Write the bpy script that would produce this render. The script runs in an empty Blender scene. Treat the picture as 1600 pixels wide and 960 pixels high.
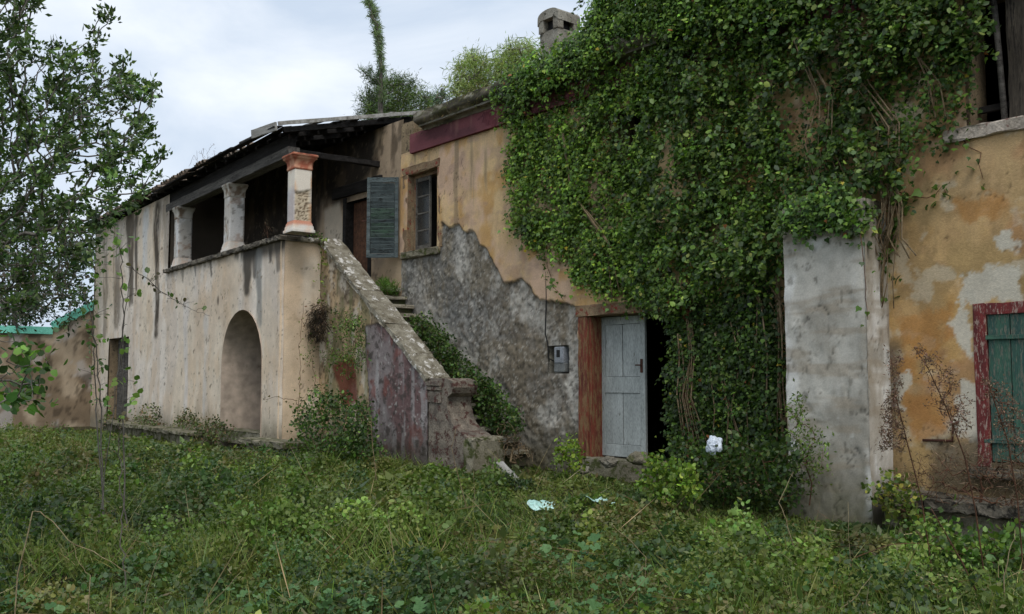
import bpy, bmesh, math, random
import numpy as np
from mathutils import Vector, Matrix

random.seed(7)
RNG = np.random.default_rng(11)
SC = bpy.context.scene
COL = SC.collection

# ------------------------------------------------------------------ camera
F_PX = 1500.0                       # focal length in pixels of the 1600 px wide picture
CAM = Vector((10.2, -10.25, 1.65))
YAW = math.radians(50.2)
PITCH = math.atan(110.0 / F_PX)
cam_d = bpy.data.cameras.new('camera')
cam_d.sensor_width = 36.0
cam_d.lens = 36.0 * F_PX / 1600.0
cam_d.clip_start = 0.05
cam_d.clip_end = 3000
cam_o = bpy.data.objects.new('camera', cam_d)
COL.objects.link(cam_o)
cam_o.location = CAM
cam_o.rotation_euler = (math.pi / 2 + PITCH, 0, YAW)
SC.camera = cam_o
RM = cam_o.rotation_euler.to_matrix()

# ------------------------------------------------------------------ sky, sun, exposure
SUN_EL, SUN_AZ = math.radians(52), math.radians(118)      # azimuth clockwise from +Y: light from behind the viewer
w = bpy.data.worlds.new('World'); SC.world = w; w.use_nodes = True
nt = w.node_tree; nt.nodes.clear()
out = nt.nodes.new('ShaderNodeOutputWorld'); bg = nt.nodes.new('ShaderNodeBackground')
sky = nt.nodes.new('ShaderNodeTexSky'); sky.sky_type = 'NISHITA'; sky.sun_disc = False
sky.sun_elevation = SUN_EL; sky.sun_rotation = SUN_AZ
tc = nt.nodes.new('ShaderNodeTexCoord'); mp = nt.nodes.new('ShaderNodeMapping')
mp.inputs['Scale'].default_value = (1.0, 1.0, 2.2); mp.inputs['Location'].default_value = (0.35, 0.2, 0.1)
n1 = nt.nodes.new('ShaderNodeTexNoise'); n1.inputs['Scale'].default_value = 3.2; n1.inputs['Detail'].default_value = 7; n1.inputs['Roughness'].default_value = 0.55; n1.inputs['Distortion'].default_value = 0.4
r1 = nt.nodes.new('ShaderNodeValToRGB')
r1.color_ramp.elements[0].position = 0.38; r1.color_ramp.elements[0].color = (4.9, 5.7, 6.8, 1)
r1.color_ramp.elements[1].position = 0.70; r1.color_ramp.elements[1].color = (7.6, 8.0, 8.5, 1)
mx = nt.nodes.new('ShaderNodeMix'); mx.data_type = 'RGBA'; mx.inputs[0].default_value = 0.93
nt.links.new(tc.outputs['Generated'], mp.inputs['Vector']); nt.links.new(mp.outputs[0], n1.inputs['Vector'])
nt.links.new(n1.outputs['Fac'], r1.inputs[0]); nt.links.new(sky.outputs[0], mx.inputs[6]); nt.links.new(r1.outputs[0], mx.inputs[7])
nt.links.new(mx.outputs[2], bg.inputs[0]); bg.inputs[1].default_value = 0.105
nt.links.new(bg.outputs[0], out.inputs[0])
sd = bpy.data.lights.new('sun', 'SUN'); sd.energy = 1.3; sd.angle = math.radians(28); sd.color = (1.0, 0.96, 0.9)
so = bpy.data.objects.new('sun', sd); COL.objects.link(so)
sdir = Vector((math.sin(SUN_AZ) * math.cos(SUN_EL), math.cos(SUN_AZ) * math.cos(SUN_EL), math.sin(SUN_EL)))
so.rotation_euler = sdir.to_track_quat('Z', 'Y').to_euler(); so.location = (0, 0, 30)
SC.view_settings.view_transform = 'Standard'; SC.view_settings.look = 'None'
SC.view_settings.gamma = 1.0; SC.view_settings.exposure = 0.36
SC.view_settings.use_curve_mapping = False

# ------------------------------------------------------------------ helpers: rays, frames
def ray(px, py):
    return (RM @ Vector(((px - 800) / F_PX, -(py - 480) / F_PX, -1.0))).normalized()
class Frame:
    def __init__(s, x, y, z, rz):
        s.M = Matrix.Translation((x, y, z)) @ Matrix.Rotation(rz, 4, 'Z'); s.I = s.M.inverted(); s.loc = (x, y, z); s.rz = rz
        s.c = s.I @ CAM
    def _hit(s, px, py, ax, v):
        d = s.I.to_3x3() @ ray(px, py); return s.c + d * ((v - s.c[ax]) / d[ax])
    def X(s, px, py, v): return s._hit(px, py, 0, v)
    def Y(s, px, py, v): return s._hit(px, py, 1, v)
    def Z(s, px, py, v): return s._hit(px, py, 2, v)
W = Frame(0, 0, 0, 0)
def at(px, py, depth):                       # world point at a distance along the view axis
    d = ray(px, py); f = RM @ Vector((0, 0, -1)); return CAM + d * (depth / d.dot(f))
def S(r, g, b):
    f = lambda c: ((c / 255 + 0.055) / 1.055) ** 2.4 if c > 10 else c / 255 / 12.92
    return np.array((f(r), f(g), f(b)))

# ------------------------------------------------------------------ helpers: noise
_T = [np.random.RandomState(100 + i).rand(256, 256) for i in range(8)]
def vn(x, y, s=0):
    x = np.asarray(x, float) + 37.3 * s; y = np.asarray(y, float) + 11.7 * s; t = _T[s % 8]
    xi = np.floor(x).astype(int); yi = np.floor(y).astype(int); fx = x - xi; fy = y - yi
    fx = fx * fx * (3 - 2 * fx); fy = fy * fy * (3 - 2 * fy); a, b, c, d = xi & 255, (xi + 1) & 255, yi & 255, (yi + 1) & 255
    return (t[a, c] * (1 - fx) + t[b, c] * fx) * (1 - fy) + (t[a, d] * (1 - fx) + t[b, d] * fx) * fy
def fbm(x, y, o=4, s=0, g=0.5):
    v = 0; a = 1; n = 0
    for i in range(o):
        v = v + a * vn(np.asarray(x) * 2 ** i, np.asarray(y) * 2 ** i, s + i); n += a; a *= g
    return v / n
def sst(a, b, x):
    t = np.clip((x - a) / (b - a), 0, 1); return t * t * (3 - 2 * t)
def seg_d(x, z, p, q):
    dx, dz = q[0] - p[0], q[1] - p[1]; L = dx * dx + dz * dz + 1e-9
    t = np.clip(((x - p[0]) * dx + (z - p[1]) * dz) / L, 0, 1)
    return np.hypot(x - p[0] - t * dx, z - p[1] - t * dz), t
def poly_sd(x, z, P):                        # signed distance, negative inside
    d = np.full(np.shape(x), 1e9); ins = np.zeros(np.shape(x), bool)
    for i in range(len(P)):
        p, q = P[i], P[(i + 1) % len(P)]
        d = np.minimum(d, seg_d(x, z, p, q)[0])
        c = ((p[1] > z) != (q[1] > z)) & (x < (q[0] - p[0]) * (z - p[1]) / (q[1] - p[1] + 1e-12) + p[0]); ins ^= c
    return np.where(ins, -d, d)
def mixc(c, d, m):
    return c * (1 - m[..., None]) + np.asarray(d) * m[..., None]

# ------------------------------------------------------------------ helpers: objects
def tag(o, label=None, cat=None, group=None, kind=None):
    if label: o['label'] = label
    if cat: o['category'] = cat
    if group: o['group'] = group
    if kind: o['kind'] = kind
    return o
def thing(name, label, cat, fr=None, loc=(0, 0, 0), rz=0, group=None):
    o = bpy.data.objects.new(name, None); COL.objects.link(o); o.empty_display_size = 0.2
    if fr: loc, rz = fr.loc, fr.rz
    o.location = loc; o.rotation_euler = (0, 0, rz); return tag(o, label, cat, group)
def link(name, me, mat, parent=None, loc=(0, 0, 0), rot=(0, 0, 0)):
    o = bpy.data.objects.new(name, me); COL.objects.link(o); o.location = loc; o.rotation_euler = rot
    if mat and not me.materials: me.materials.append(mat)
    if parent: o.parent = parent
    return o
def mesh(name, V, Fs, smooth=False):
    me = bpy.data.meshes.new(name); me.from_pydata([tuple(v) for v in V], [], [tuple(f) for f in Fs]); me.update()
    if smooth: me.polygons.foreach_set('use_smooth', [True] * len(me.polygons))
    return me
def npmesh(name, V, Q, col=None, smooth=False, attr='paint'):   # V (n,3), Q (m,k) all faces of k corners
    me = bpy.data.meshes.new(name); V = np.asarray(V, np.float32); Q = np.asarray(Q, np.int32); k = Q.shape[1]
    me.vertices.add(len(V)); me.vertices.foreach_set('co', V.ravel())
    me.loops.add(Q.size); me.loops.foreach_set('vertex_index', Q.ravel())
    me.polygons.add(len(Q)); me.polygons.foreach_set('loop_start', np.arange(0, Q.size, k, dtype=np.int32))
    if smooth: me.polygons.foreach_set('use_smooth', np.ones(len(Q), bool))
    me.update(calc_edges=True)
    if col is not None:
        a = me.color_attributes.new(attr, 'FLOAT_COLOR', 'POINT'); c = np.ones((len(V), 4), np.float32); c[:, :3] = col
        a.data.foreach_set('color', c.ravel())
    return me
def bmbox(bm, x0, x1, y0, y1, z0, z1, bev=0.0, jit=0.0, M=None, cuts=0):
    b2 = bmesh.new(); bmesh.ops.create_cube(b2, size=1)
    bmesh.ops.scale(b2, vec=(x1 - x0, y1 - y0, z1 - z0), verts=b2.verts)
    bmesh.ops.translate(b2, vec=((x0 + x1) / 2, (y0 + y1) / 2, (z0 + z1) / 2), verts=b2.verts)
    if bev: bmesh.ops.bevel(b2, geom=b2.edges[:], offset=bev, segments=2, affect='EDGES', profile=0.6)
    if cuts:
        L = max(x1 - x0, y1 - y0, z1 - z0); es = [e for e in b2.edges if e.calc_length() > L * 0.6]
        bmesh.ops.subdivide_edges(b2, edges=es, cuts=cuts, use_grid_fill=True)
    if jit:
        for v in b2.verts: v.co += Vector((random.uniform(-jit, jit), random.uniform(-jit, jit), random.uniform(-jit, jit)))
    if M: bmesh.ops.transform(b2, matrix=M, verts=b2.verts)
    t = bpy.data.meshes.new('t'); b2.to_mesh(t); b2.free(); bm.from_mesh(t); bpy.data.meshes.remove(t)
def boxes(name, L, mat, parent=None, bev=0.0, jit=0.0, loc=(0, 0, 0), rot=(0, 0, 0), cuts=0):
    bm = bmesh.new()
    for b in L: bmbox(bm, *b, bev=bev, jit=jit, cuts=cuts)
    me = bpy.data.meshes.new(name); bm.to_mesh(me); bm.free(); return link(name, me, mat, parent, loc, rot)
def extrude_y(name, P, y0, y1, mat, parent=None, bev=0.0):      # closed profile P [(x,z)] extruded along y
    bm = bmesh.new(); a = [bm.verts.new((p[0], y0, p[1])) for p in P]
    f = bm.faces.new(a); r = bmesh.ops.extrude_face_region(bm, geom=[f])
    bmesh.ops.translate(bm, vec=(0, y1 - y0, 0), verts=[v for v in r['geom'] if isinstance(v, bmesh.types.BMVert)])
    bmesh.ops.recalc_face_normals(bm, faces=bm.faces)
    if bev: bmesh.ops.bevel(bm, geom=bm.edges[:], offset=bev, segments=2, affect='EDGES')
    me = bpy.data.meshes.new(name); bm.to_mesh(me); bm.free(); return link(name, me, mat, parent)
def tube_mesh(name, P, R, n=6):
    P = [Vector(p) for p in P]; V = []; Fs = []
    for i, p in enumerate(P):
        d = (P[min(i + 1, len(P) - 1)] - P[max(i - 1, 0)]).normalized()
        a = d.orthogonal().normalized() if i == 0 else (a - d * a.dot(d)).normalized()
        b = d.cross(a); r = R[i] if hasattr(R, '__len__') else R
        for k in range(n):
            t = 2 * math.pi * k / n; V.append(p + (a * math.cos(t) + b * math.sin(t)) * r)
    for i in range(len(P) - 1):
        for k in range(n): Fs.append((i * n + k, i * n + (k + 1) % n, (i + 1) * n + (k + 1) % n, (i + 1) * n + k))
    Fs.append(tuple(range(n))[::-1]); Fs.append(tuple(range((len(P) - 1) * n, len(P) * n)))
    return mesh(name, V, Fs, True)
def grid(name, us, ws, pos, paint, mat, parent, holes=(), warp=None, smooth=True):
    """wall sheet: us (along) x ws (up) with rectangular holes; paint(U,Z) -> colour, outward relief; pos(U,Z,d) -> xyz"""
    U, Z = np.meshgrid(us, ws, indexing='ij')
    if warp: Z = warp(U, Z)
    c, d = paint(U, Z); c = c * (0.80 + 0.42 * fbm(U * 5 + 3, Z * 5, 6, 2, 0.66))[..., None] * (0.9 + 0.2 * fbm(U * 1.1, Z * 1.1, 4, 5))[..., None]; cr = np.abs(fbm(U * 1.2 + 5, Z * 1.0, 6, 4, 0.62) - 0.5); ck = sst(0.005, 0.001, cr) * sst(0.5, 0.58, fbm(U * 0.6 + 2, Z * 0.6, 3, 1)); c = c * (1 - 0.5 * ck)[..., None]; d = d - 0.006 * ck; V = np.stack(pos(U, Z, d), -1).reshape(-1, 3); nu, nz = U.shape
    i = np.arange(nu * nz).reshape(nu, nz)
    Q = np.stack([i[:-1, :-1], i[1:, :-1], i[1:, 1:], i[:-1, 1:]], -1).reshape(-1, 4)
    us = np.asarray(us); ws = np.asarray(ws)
    uc = np.repeat((us[:-1] + us[1:]) / 2, nz - 1); wc = np.tile((ws[:-1] + ws[1:]) / 2, nu - 1); keep = np.ones(len(Q), bool)
    for (a, b, e, f) in holes: keep &= ~((uc > a) & (uc < b) & (wc > e) & (wc < f))
    Q = Q[keep]; use, inv = np.unique(Q, return_inverse=True)
    return link(name, npmesh(name, V[use], inv.reshape(-1, 4), c.reshape(-1, 3)[use], smooth), mat, parent)
def lin(a, b, st, extra=()):
    v = list(np.linspace(a, b, max(2, int(round((b - a) / st)) + 1)))
    for e in extra:
        if a < e < b:
            k = min(range(len(v)), key=lambda j: abs(v[j] - e))
            if 0 < k < len(v) - 1: v[k] = e
    return np.array(sorted(set(v)))

# ------------------------------------------------------------------ materials
def newmat(name):
    m = bpy.data.materials.new(name); m.use_nodes = True; n = m.node_tree; p = n.nodes['Principled BSDF']; return m, n, p
def N(n, t, **k):
    o = n.nodes.new(t)
    for a, v in k.items():
        if a in o.inputs: o.inputs[a].default_value = v
        else: setattr(o, a, v)
    return o
def mat_paint(name, rough=0.92, bump=0.3, s1=55, s2=190):
    m, n, p = newmat(name); L = n.links.new
    a = N(n, 'ShaderNodeAttribute'); a.attribute_name = 'paint'; tc = N(n, 'ShaderNodeTexCoord')
    a1 = N(n, 'ShaderNodeTexNoise', Scale=s1, Detail=6, Roughness=0.65); a2 = N(n, 'ShaderNodeTexNoise', Scale=s2, Detail=3)
    L(tc.outputs['Object'], a1.inputs['Vector']); L(tc.outputs['Object'], a2.inputs['Vector'])
    mr = N(n, 'ShaderNodeMapRange'); mr.inputs[1].default_value = 0.3; mr.inputs[2].default_value = 0.7; mr.inputs[3].default_value = 0.86; mr.inputs[4].default_value = 1.12
    L(a1.outputs['Fac'], mr.inputs[0])
    mu = N(n, 'ShaderNodeVectorMath'); mu.operation = 'SCALE'; L(a.outputs['Color'], mu.inputs[0]); L(mr.outputs[0], mu.inputs['Scale'])
    L(mu.outputs[0], p.inputs['Base Color']); p.inputs['Roughness'].default_value = rough; p.inputs['Specular IOR Level'].default_value = 0.2
    ad = N(n, 'ShaderNodeMath', operation='ADD'); L(a1.outputs['Fac'], ad.inputs[0]); L(a2.outputs['Fac'], ad.inputs[1])
    b = N(n, 'ShaderNodeBump', Strength=bump, Distance=0.012); L(ad.outputs[0], b.inputs['Height']); L(b.outputs[0], p.inputs['Normal'])
    return m
def mat_rough(name, c1, c2, c3=None, scale=4, spot=9, thr=0.58, rough=0.9, bump=0.35, stretch=(1, 1, 1), fine=45, spec=0.25):
    m, n, p = newmat(name); L = n.links.new; tc = N(n, 'ShaderNodeTexCoord'); oi = N(n, 'ShaderNodeObjectInfo')
    ml = N(n, 'ShaderNodeMath', operation='MULTIPLY'); ml.inputs[1].default_value = 17.0; L(oi.outputs['Random'], ml.inputs[0])
    mp = N(n, 'ShaderNodeMapping'); mp.inputs['Scale'].default_value = stretch
    av = N(n, 'ShaderNodeVectorMath', operation='ADD'); L(tc.outputs['Object'], av.inputs[0]); L(ml.outputs[0], av.inputs[1]); L(av.outputs[0], mp.inputs['Vector'])
    a1 = N(n, 'ShaderNodeTexNoise', Scale=scale, Detail=6, Roughness=0.6); a2 = N(n, 'ShaderNodeTexNoise', Scale=spot, Detail=7, Roughness=0.7); a3 = N(n, 'ShaderNodeTexNoise', Scale=fine, Detail=4)
    for a in (a1, a2, a3): L(mp.outputs[0], a.inputs['Vector'])
    r = N(n, 'ShaderNodeMapRange'); r.inputs[1].default_value = 0.36; r.inputs[2].default_value = 0.64; L(a1.outputs['Fac'], r.inputs[0])
    x = N(n, 'ShaderNodeMix'); x.data_type = 'RGBA'; x.inputs[6].default_value = (*c1, 1); x.inputs[7].default_value = (*c2, 1); L(r.outputs[0], x.inputs[0]); res = x.outputs[2]
    if c3 is not None:
        r2 = N(n, 'ShaderNodeMapRange'); r2.inputs[1].default_value = thr; r2.inputs[2].default_value = thr + 0.06; L(a2.outputs['Fac'], r2.inputs[0])
        y = N(n, 'ShaderNodeMix'); y.data_type = 'RGBA'; L(r2.outputs[0], y.inputs[0]); L(res, y.inputs[6]); y.inputs[7].default_value = (*c3, 1); res = y.outputs[2]
    mr = N(n, 'ShaderNodeMapRange'); mr.inputs[1].default_value = 0.3; mr.inputs[2].default_value = 0.7; mr.inputs[3].default_value = 0.7; mr.inputs[4].default_value = 1.22; L(a3.outputs['Fac'], mr.inputs[0])
    mu = N(n, 'ShaderNodeVectorMath', operation='SCALE'); L(res, mu.inputs[0]); L(mr.outputs[0], mu.inputs['Scale'])
    L(mu.outputs[0], p.inputs['Base Color']); p.inputs['Roughness'].default_value = rough; p.inputs['Specular IOR Level'].default_value = spec
    ad = N(n, 'ShaderNodeMath', operation='ADD'); L(a2.outputs['Fac'], ad.inputs[0]); L(a3.outputs['Fac'], ad.inputs[1])
    b = N(n, 'ShaderNodeBump', Strength=bump, Distance=0.015); L(ad.outputs[0], b.inputs['Height']); L(b.outputs[0], p.inputs['Normal'])
    return m
def mat_leaf(name, trans=0.28, rough=0.42, spec=0.35):
    m, n, p = newmat(name); L = n.links.new
    a = N(n, 'ShaderNodeAttribute'); a.attribute_name = 'paint'
    p.inputs['Roughness'].default_value = rough; p.inputs['Specular IOR Level'].default_value = spec; L(a.outputs['Color'], p.inputs['Base Color'])
    t = N(n, 'ShaderNodeBsdfTranslucent'); g = N(n, 'ShaderNodeMix'); g.data_type = 'RGBA'; g.blend_type = 'MULTIPLY'; g.inputs[0].default_value = 1; g.inputs[7].default_value = (1.15, 1.4, 0.6, 1)
    L(a.outputs['Color'], g.inputs[6]); L(g.outputs[2], t.inputs['Color'])
    x = N(n, 'ShaderNodeMixShader'); x.inputs[0].default_value = trans; L(p.outputs[0], x.inputs[1]); L(t.outputs[0], x.inputs[2]); L(x.outputs[0], n.nodes['Material Output'].inputs['Surface'])
    return m
M = {}
M['paint'] = mat_paint('plaster_painted')
M['rubble'] = mat_paint('rough_render', bump=0.55, s1=40, s2=150)
M['leaf'] = mat_leaf('leaf'); M['leaf_gloss'] = mat_leaf('leaf_glossy', 0.22, 0.45, 0.32); M['dry'] = mat_leaf('dry_leaf', 0.15, 0.8, 0.1)
M['bark'] = mat_rough('bark', S(124, 118, 110), S(90, 84, 76), S(150, 146, 138), 8, 14, 0.6, stretch=(1, 1, 0.4))
M['twig'] = mat_rough('dry_twig', S(150, 132, 104), S(104, 86, 64), None, 12)
M['palestem'] = mat_rough('pale_stem', S(160, 146, 114), S(122, 106, 78), None, 12)
M['brownstem'] = mat_rough('brown_stem', S(112, 80, 60), S(80, 56, 44), None, 12)
M['stone'] = mat_rough('weathered_stone', S(150, 146, 134), S(112, 106, 94), S(70, 68, 58), 3, 8, 0.56, bump=0.6)
M['stone_moss'] = mat_rough('mossy_stone', S(138, 132, 114), S(96, 90, 74), S(74, 78, 44), 3, 6, 0.5, bump=0.6)
M['coping'] = mat_rough('lichen_coping', S(150, 144, 128), S(98, 90, 74), S(210, 206, 198), 5, 6, 0.55, bump=0.7)
M['darkcoping'] = mat_rough('sooty_coping', S(128, 120, 106), S(72, 66, 58), S(48, 45, 40), 4, 7, 0.52, bump=0.6)
M['greywood'] = mat_rough('grey_wood', S(112, 108, 102), S(74, 70, 66), S(52, 48, 44), 5, 12, 0.57, stretch=(0.25, 3, 3), bump=0.5)
M['darkwood'] = mat_rough('shade_dark_wood', S(46, 43, 41), S(26, 24, 22), S(62, 58, 55), 5, 12, 0.62, stretch=(0.25, 3, 3), bump=0.5)  # dark wood, tone lowered to stand in for shade under the porch roof
M['palewood'] = mat_rough('bleached_board', S(176, 174, 168), S(132, 128, 120), S(90, 86, 78), 5, 12, 0.6, stretch=(0.25, 3, 3))
M['doorgrey'] = mat_rough('pale_grey_paint', S(176, 181, 178), S(150, 155, 152), S(112, 112, 104), 3, 7, 0.61, rough=0.6, stretch=(2, 2, 0.5), bump=0.2)
M['redwood'] = mat_rough('flaking_red_paint', S(128, 64, 48), S(96, 52, 42), S(126, 98, 68), 3, 7, 0.47, rough=0.8, stretch=(3, 3, 0.6), bump=0.5)
M['redframe'] = mat_rough('red_frame_paint', S(122, 52, 50), S(94, 44, 44), S(160, 138, 126), 4, 14, 0.53, rough=0.75, stretch=(3, 3, 0.8), bump=0.5)
M['greenwood'] = mat_rough('green_shutter_paint', S(66, 102, 84), S(50, 78, 74), S(108, 108, 96), 3, 16, 0.52, rough=0.65, stretch=(3, 3, 0.5), bump=0.4)
M['slat'] = mat_rough('worn_green_slat', S(96, 106, 106), S(68, 78, 80), S(48, 50, 50), 3, 10, 0.55, rough=0.8, stretch=(0.6, 1, 3), bump=0.5)
M['slatgreen'] = mat_rough('green_slat', S(80, 104, 86), S(88, 98, 96), S(54, 64, 60), 5, 12, 0.52, rough=0.8, stretch=(0.6, 1, 3), bump=0.5)
M['purple'] = mat_rough('maroon_fascia', S(122, 66, 70), S(100, 56, 62), S(140, 104, 98), 3, 8, 0.64, stretch=(1, 1, 0.4))
M['frame'] = mat_rough('flaking_frame', S(150, 128, 100), S(112, 92, 72), S(132, 58, 48), 4, 9, 0.55, bump=0.6)
M['casement'] = mat_rough('grey_casement', S(116, 112, 104), S(86, 82, 76), S(66, 58, 50), 5, 12, 0.56)
M['tile'] = mat_rough('clay_tile', S(146, 128, 112), S(116, 104, 92), S(92, 90, 82), 4, 8, 0.55, bump=0.5)
M['teal'] = mat_rough('teal_paint', S(128, 212, 190), S(110, 192, 172), S(140, 166, 148), 3, 9, 0.62, rough=0.55)
M['metal'] = mat_rough('dull_metal', S(150, 154, 160), S(120, 124, 128), S(80, 76, 70), 5, 10, 0.62, rough=0.45, spec=0.5)
M['rust'] = mat_rough('rusty_iron', S(92, 58, 46), S(64, 44, 38), None, 9)
M['black'] = mat_rough('hole_shade_black', S(38, 38, 38), S(28, 28, 28), None, 6, rough=0.6)
M['dark'] = mat_rough('shade_dark_plaster', S(56, 52, 48), S(40, 37, 34), S(30, 28, 27), 2, 5, 0.55)  # plaster toned down to stand in for shade inside the porch
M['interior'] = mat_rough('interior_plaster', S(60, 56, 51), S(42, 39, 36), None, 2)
M['soil'] = mat_rough('soil_and_litter', S(66, 62, 40), S(48, 50, 28), S(92, 80, 56), 1.2, 5, 0.56, bump=0.7)
M['bag'] = mat_rough('white_plastic', S(214, 222, 232), S(188, 198, 212), None, 6, rough=0.4, spec=0.5)
M['aqua'] = mat_rough('pale_aqua_tile', S(196, 224, 216), S(170, 208, 198), S(226, 232, 226), 5, 9, 0.6, rough=0.5)
M['shelltile'] = mat_rough('roof_covering', S(120, 100, 84), S(90, 78, 68), S(84, 86, 64), 2, 6, 0.55)
m, n, p = newmat('window_glass'); p.inputs['Base Color'].default_value = (0.05, 0.055, 0.055, 1); p.inputs['Roughness'].default_value = 0.15; t_ = N(n, 'ShaderNodeBsdfTransparent'); x_ = N(n, 'ShaderNodeMixShader'); x_.inputs[0].default_value = 0.6; n.links.new(p.outputs[0], x_.inputs[1]); n.links.new(t_.outputs[0], x_.inputs[2]); n.links.new(x_.outputs[0], n.nodes['Material Output'].inputs['Surface']); M['glass'] = m

# ------------------------------------------------------------------ ground
def gz(x, y):
    x = np.asarray(x, float); y = np.asarray(y, float); o = -y
    h = 0.13 * sst(7.0, 1.2, o) * (1 - 0.95 * sst(2.2, 4.0, x))
    return h + 0.10 * (fbm(x * 0.5, y * 0.5, 3, 2) - 0.5) * sst(1.0, 3.0, o + 0.6)
def spaced(c, near, far, n):
    t = np.linspace(-1, 1, n); return c + np.sign(t) * (near * np.abs(t) + far * np.abs(t) ** 6)
gx, gy = np.meshgrid(spaced(0, 26, 900, 170), spaced(-4, 22, 900, 150), indexing='ij')
GV = np.stack([gx, gy, gz(gx, gy)], -1).reshape(-1, 3); gi = np.arange(gx.size).reshape(gx.shape)
GQ = np.stack([gi[:-1, :-1], gi[1:, :-1], gi[1:, 1:], gi[:-1, 1:]], -1).reshape(-1, 4)
tag(link('ground', npmesh('ground', GV, GQ, None, True), M['soil']), kind='structure')

# ------------------------------------------------------------------ farmhouse: front wall
house = thing('farmhouse', 'old ochre plastered house, its front half buried under ivy', 'house', loc=(0, 0, 0))
def PW(*pts): return [(W.Y(a, b, 0)[0], W.Y(a, b, 0)[2]) for a, b in pts]
XL = W.Y(628, 400, 0)[0]; XR = 8.0
ZC = W.Y(705, 222, 0)[2]                    # underside of the maroon fascia
GREY = PW((560, 398), (600, 402), (690, 392), (692, 345), (706, 352), (718, 350), (728, 363), (746, 366), (753, 386), (764, 392), (775, 413), (792, 442), (815, 437), (832, 447), (848, 468), (872, 470), (905, 486), (906, 520), (915, 760), (560, 800))
OR_B = [PW((1400, 490), (1485, 480), (1500, 520), (1470, 560), (1410, 545)), PW((1420, 610), (1480, 615), (1490, 680), (1440, 690)), PW((1395, 570), (1440, 560), (1450, 590), (1400, 600)), PW((1500, 320), (1580, 300), (1560, 330), (1500, 345))]
WH_B = [PW((1508, 430), (1560, 412), (1600, 430), (1600, 472), (1520, 474), (1528, 560), (1500, 520)), PW((1398, 600), (1430, 588), (1432, 606), (1420, 630), (1400, 632)), PW((1505, 590), (1545, 600), (1545, 700), (1515, 690), (1490, 660)), PW((1560, 375), (1590, 370), (1590, 395), (1560, 398))]
DK_B = [PW((1470, 690), (1600, 680), (1600, 770), (1465, 770)), PW((1385, 540), (1410, 545), (1412, 600), (1390, 700))]
def paint_front(x, z):
    wx = x + 0.22 * (fbm(x * 2.2, z * 2.2, 5, 1) - 0.5); wz = z + 0.22 * (fbm(x * 2.2 + 9, z * 2.2, 5, 2) - 0.5)
    f1 = fbm(x * 1.3, z * 1.1, 5, 3); f2 = fbm(x * 5, z * 2.2, 5, 4, 0.6); f3 = fbm(x * 11, z * 11, 4, 5, 0.7); st = fbm(x * 6, z * 0.7, 4, 6); f4 = fbm(x * 2.6, z * 2.2, 5, 7)
    c = np.broadcast_to(S(200, 170, 130), x.shape + (3,)).copy()
    c = mixc(c, S(214, 184, 138), sst(0.45, 0.6, f2)); c = mixc(c, S(204, 172, 148), 0.8 * sst(0.5, 0.64, f1)); c = mixc(c, S(190, 148, 90), 0.75 * sst(0.5, 0.66, f4))
    c = mixc(c, S(204, 178, 142), 0.55 * sst(0.55, 0.7, st)); c = mixc(c, S(170, 142, 126), 0.5 * sst(0.6, 0.72, fbm(x * 3, z * 5, 4, 1)))
    right = sst(3.0, 3.4, x)
    c = mixc(c, S(194, 156, 100), right * 0.6); c = mixc(c, S(176, 148, 100), right * 0.75 * sst(0.46, 0.6, fbm(x * 1.9, z * 1.9, 5, 2)))
    c = mixc(c, S(198, 168, 126), right * 0.7 * sst(2.6, 4.2, z))
    c = mixc(c, S(150, 126, 88), right * 0.55 * sst(0.5, 0.62, fbm(x * 3.3, z * 2.6, 5, 0, 0.6))); c = mixc(c, S(204, 192, 168), right * 0.6 * sst(0.58, 0.66, fbm(x * 4.1 + 2, z * 4.1, 5, 1, 0.6))); c = mixc(c, S(160, 108, 78), right * 0.4 * sst(0.56, 0.66, fbm(x * 1.7, z * 1.7, 4, 4)))
    for P in OR_B: c = mixc(c, S(180, 128, 70), 0.7 * sst(0.06, -0.05, poly_sd(wx, wz, P) + 0.55 * (fbm(x * 4, z * 4, 6, 1, 0.66) - 0.5)))
    for P in WH_B: c = mixc(c, S(206, 200, 184), 0.9 * sst(0.022, -0.015, poly_sd(wx, wz, P) + 0.30 * (fbm(x * 7, z * 7, 5, 3, 0.68) - 0.5)))
    for P in DK_B: c = mixc(c, S(104, 94, 80), 0.8 * sst(0.12, -0.1, poly_sd(wx, wz, P)))
    c = mixc(c, S(110, 96, 76), 0.55 * sst(0.6, 0.74, st) * sst(3.0, 5.0, z))
    # bare grey render where the ochre coat has fallen
    g = np.broadcast_to(S(148, 146, 141), x.shape + (3,)).copy()
    g = mixc(g, S(116, 110, 101), sst(0.42, 0.6, f3)); g = mixc(g, S(136, 126, 108), sst(0.45, 0.62, f1) * 0.8); g = mixc(g, S(124, 112, 96), 0.55 * sst(-3.4, -1.6, x)); g = mixc(g, S(122, 122, 120), 0.7 * sst(-2.6, -4.2, x) * sst(0.4, 0.6, f2))
    g = mixc(g, S(200, 196, 188), 0.75 * sst(0.48, 0.70, fbm(x * 2.0, z * 1.1, 6, 0, 0.68))); g = mixc(g, S(78, 73, 66), 0.5 * sst(0.52, 0.76, fbm(x * 9, z * 8, 5, 2, 0.72)))
    g = mixc(g, S(216, 212, 202), sst(0.62, 0.76, fbm(x * 19, z * 19, 3, 6, 0.75)) * 0.5); g = mixc(g, S(70, 65, 58), 0.65 * sst(0.62, 0.74, fbm(x * 18 + 5, z * 18, 3, 3, 0.75)))
    # pale lime apron along the stair line and low down
    stair = PW((640, 470), (672, 470), (790, 620), (850, 700), (820, 700), (750, 640))
    g = mixc(g, S(196, 192, 184), 0.6 * sst(0.10, -0.12, poly_sd(wx, wz, stair)) * sst(0.35, 0.6, f2 + 0.1))
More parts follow.
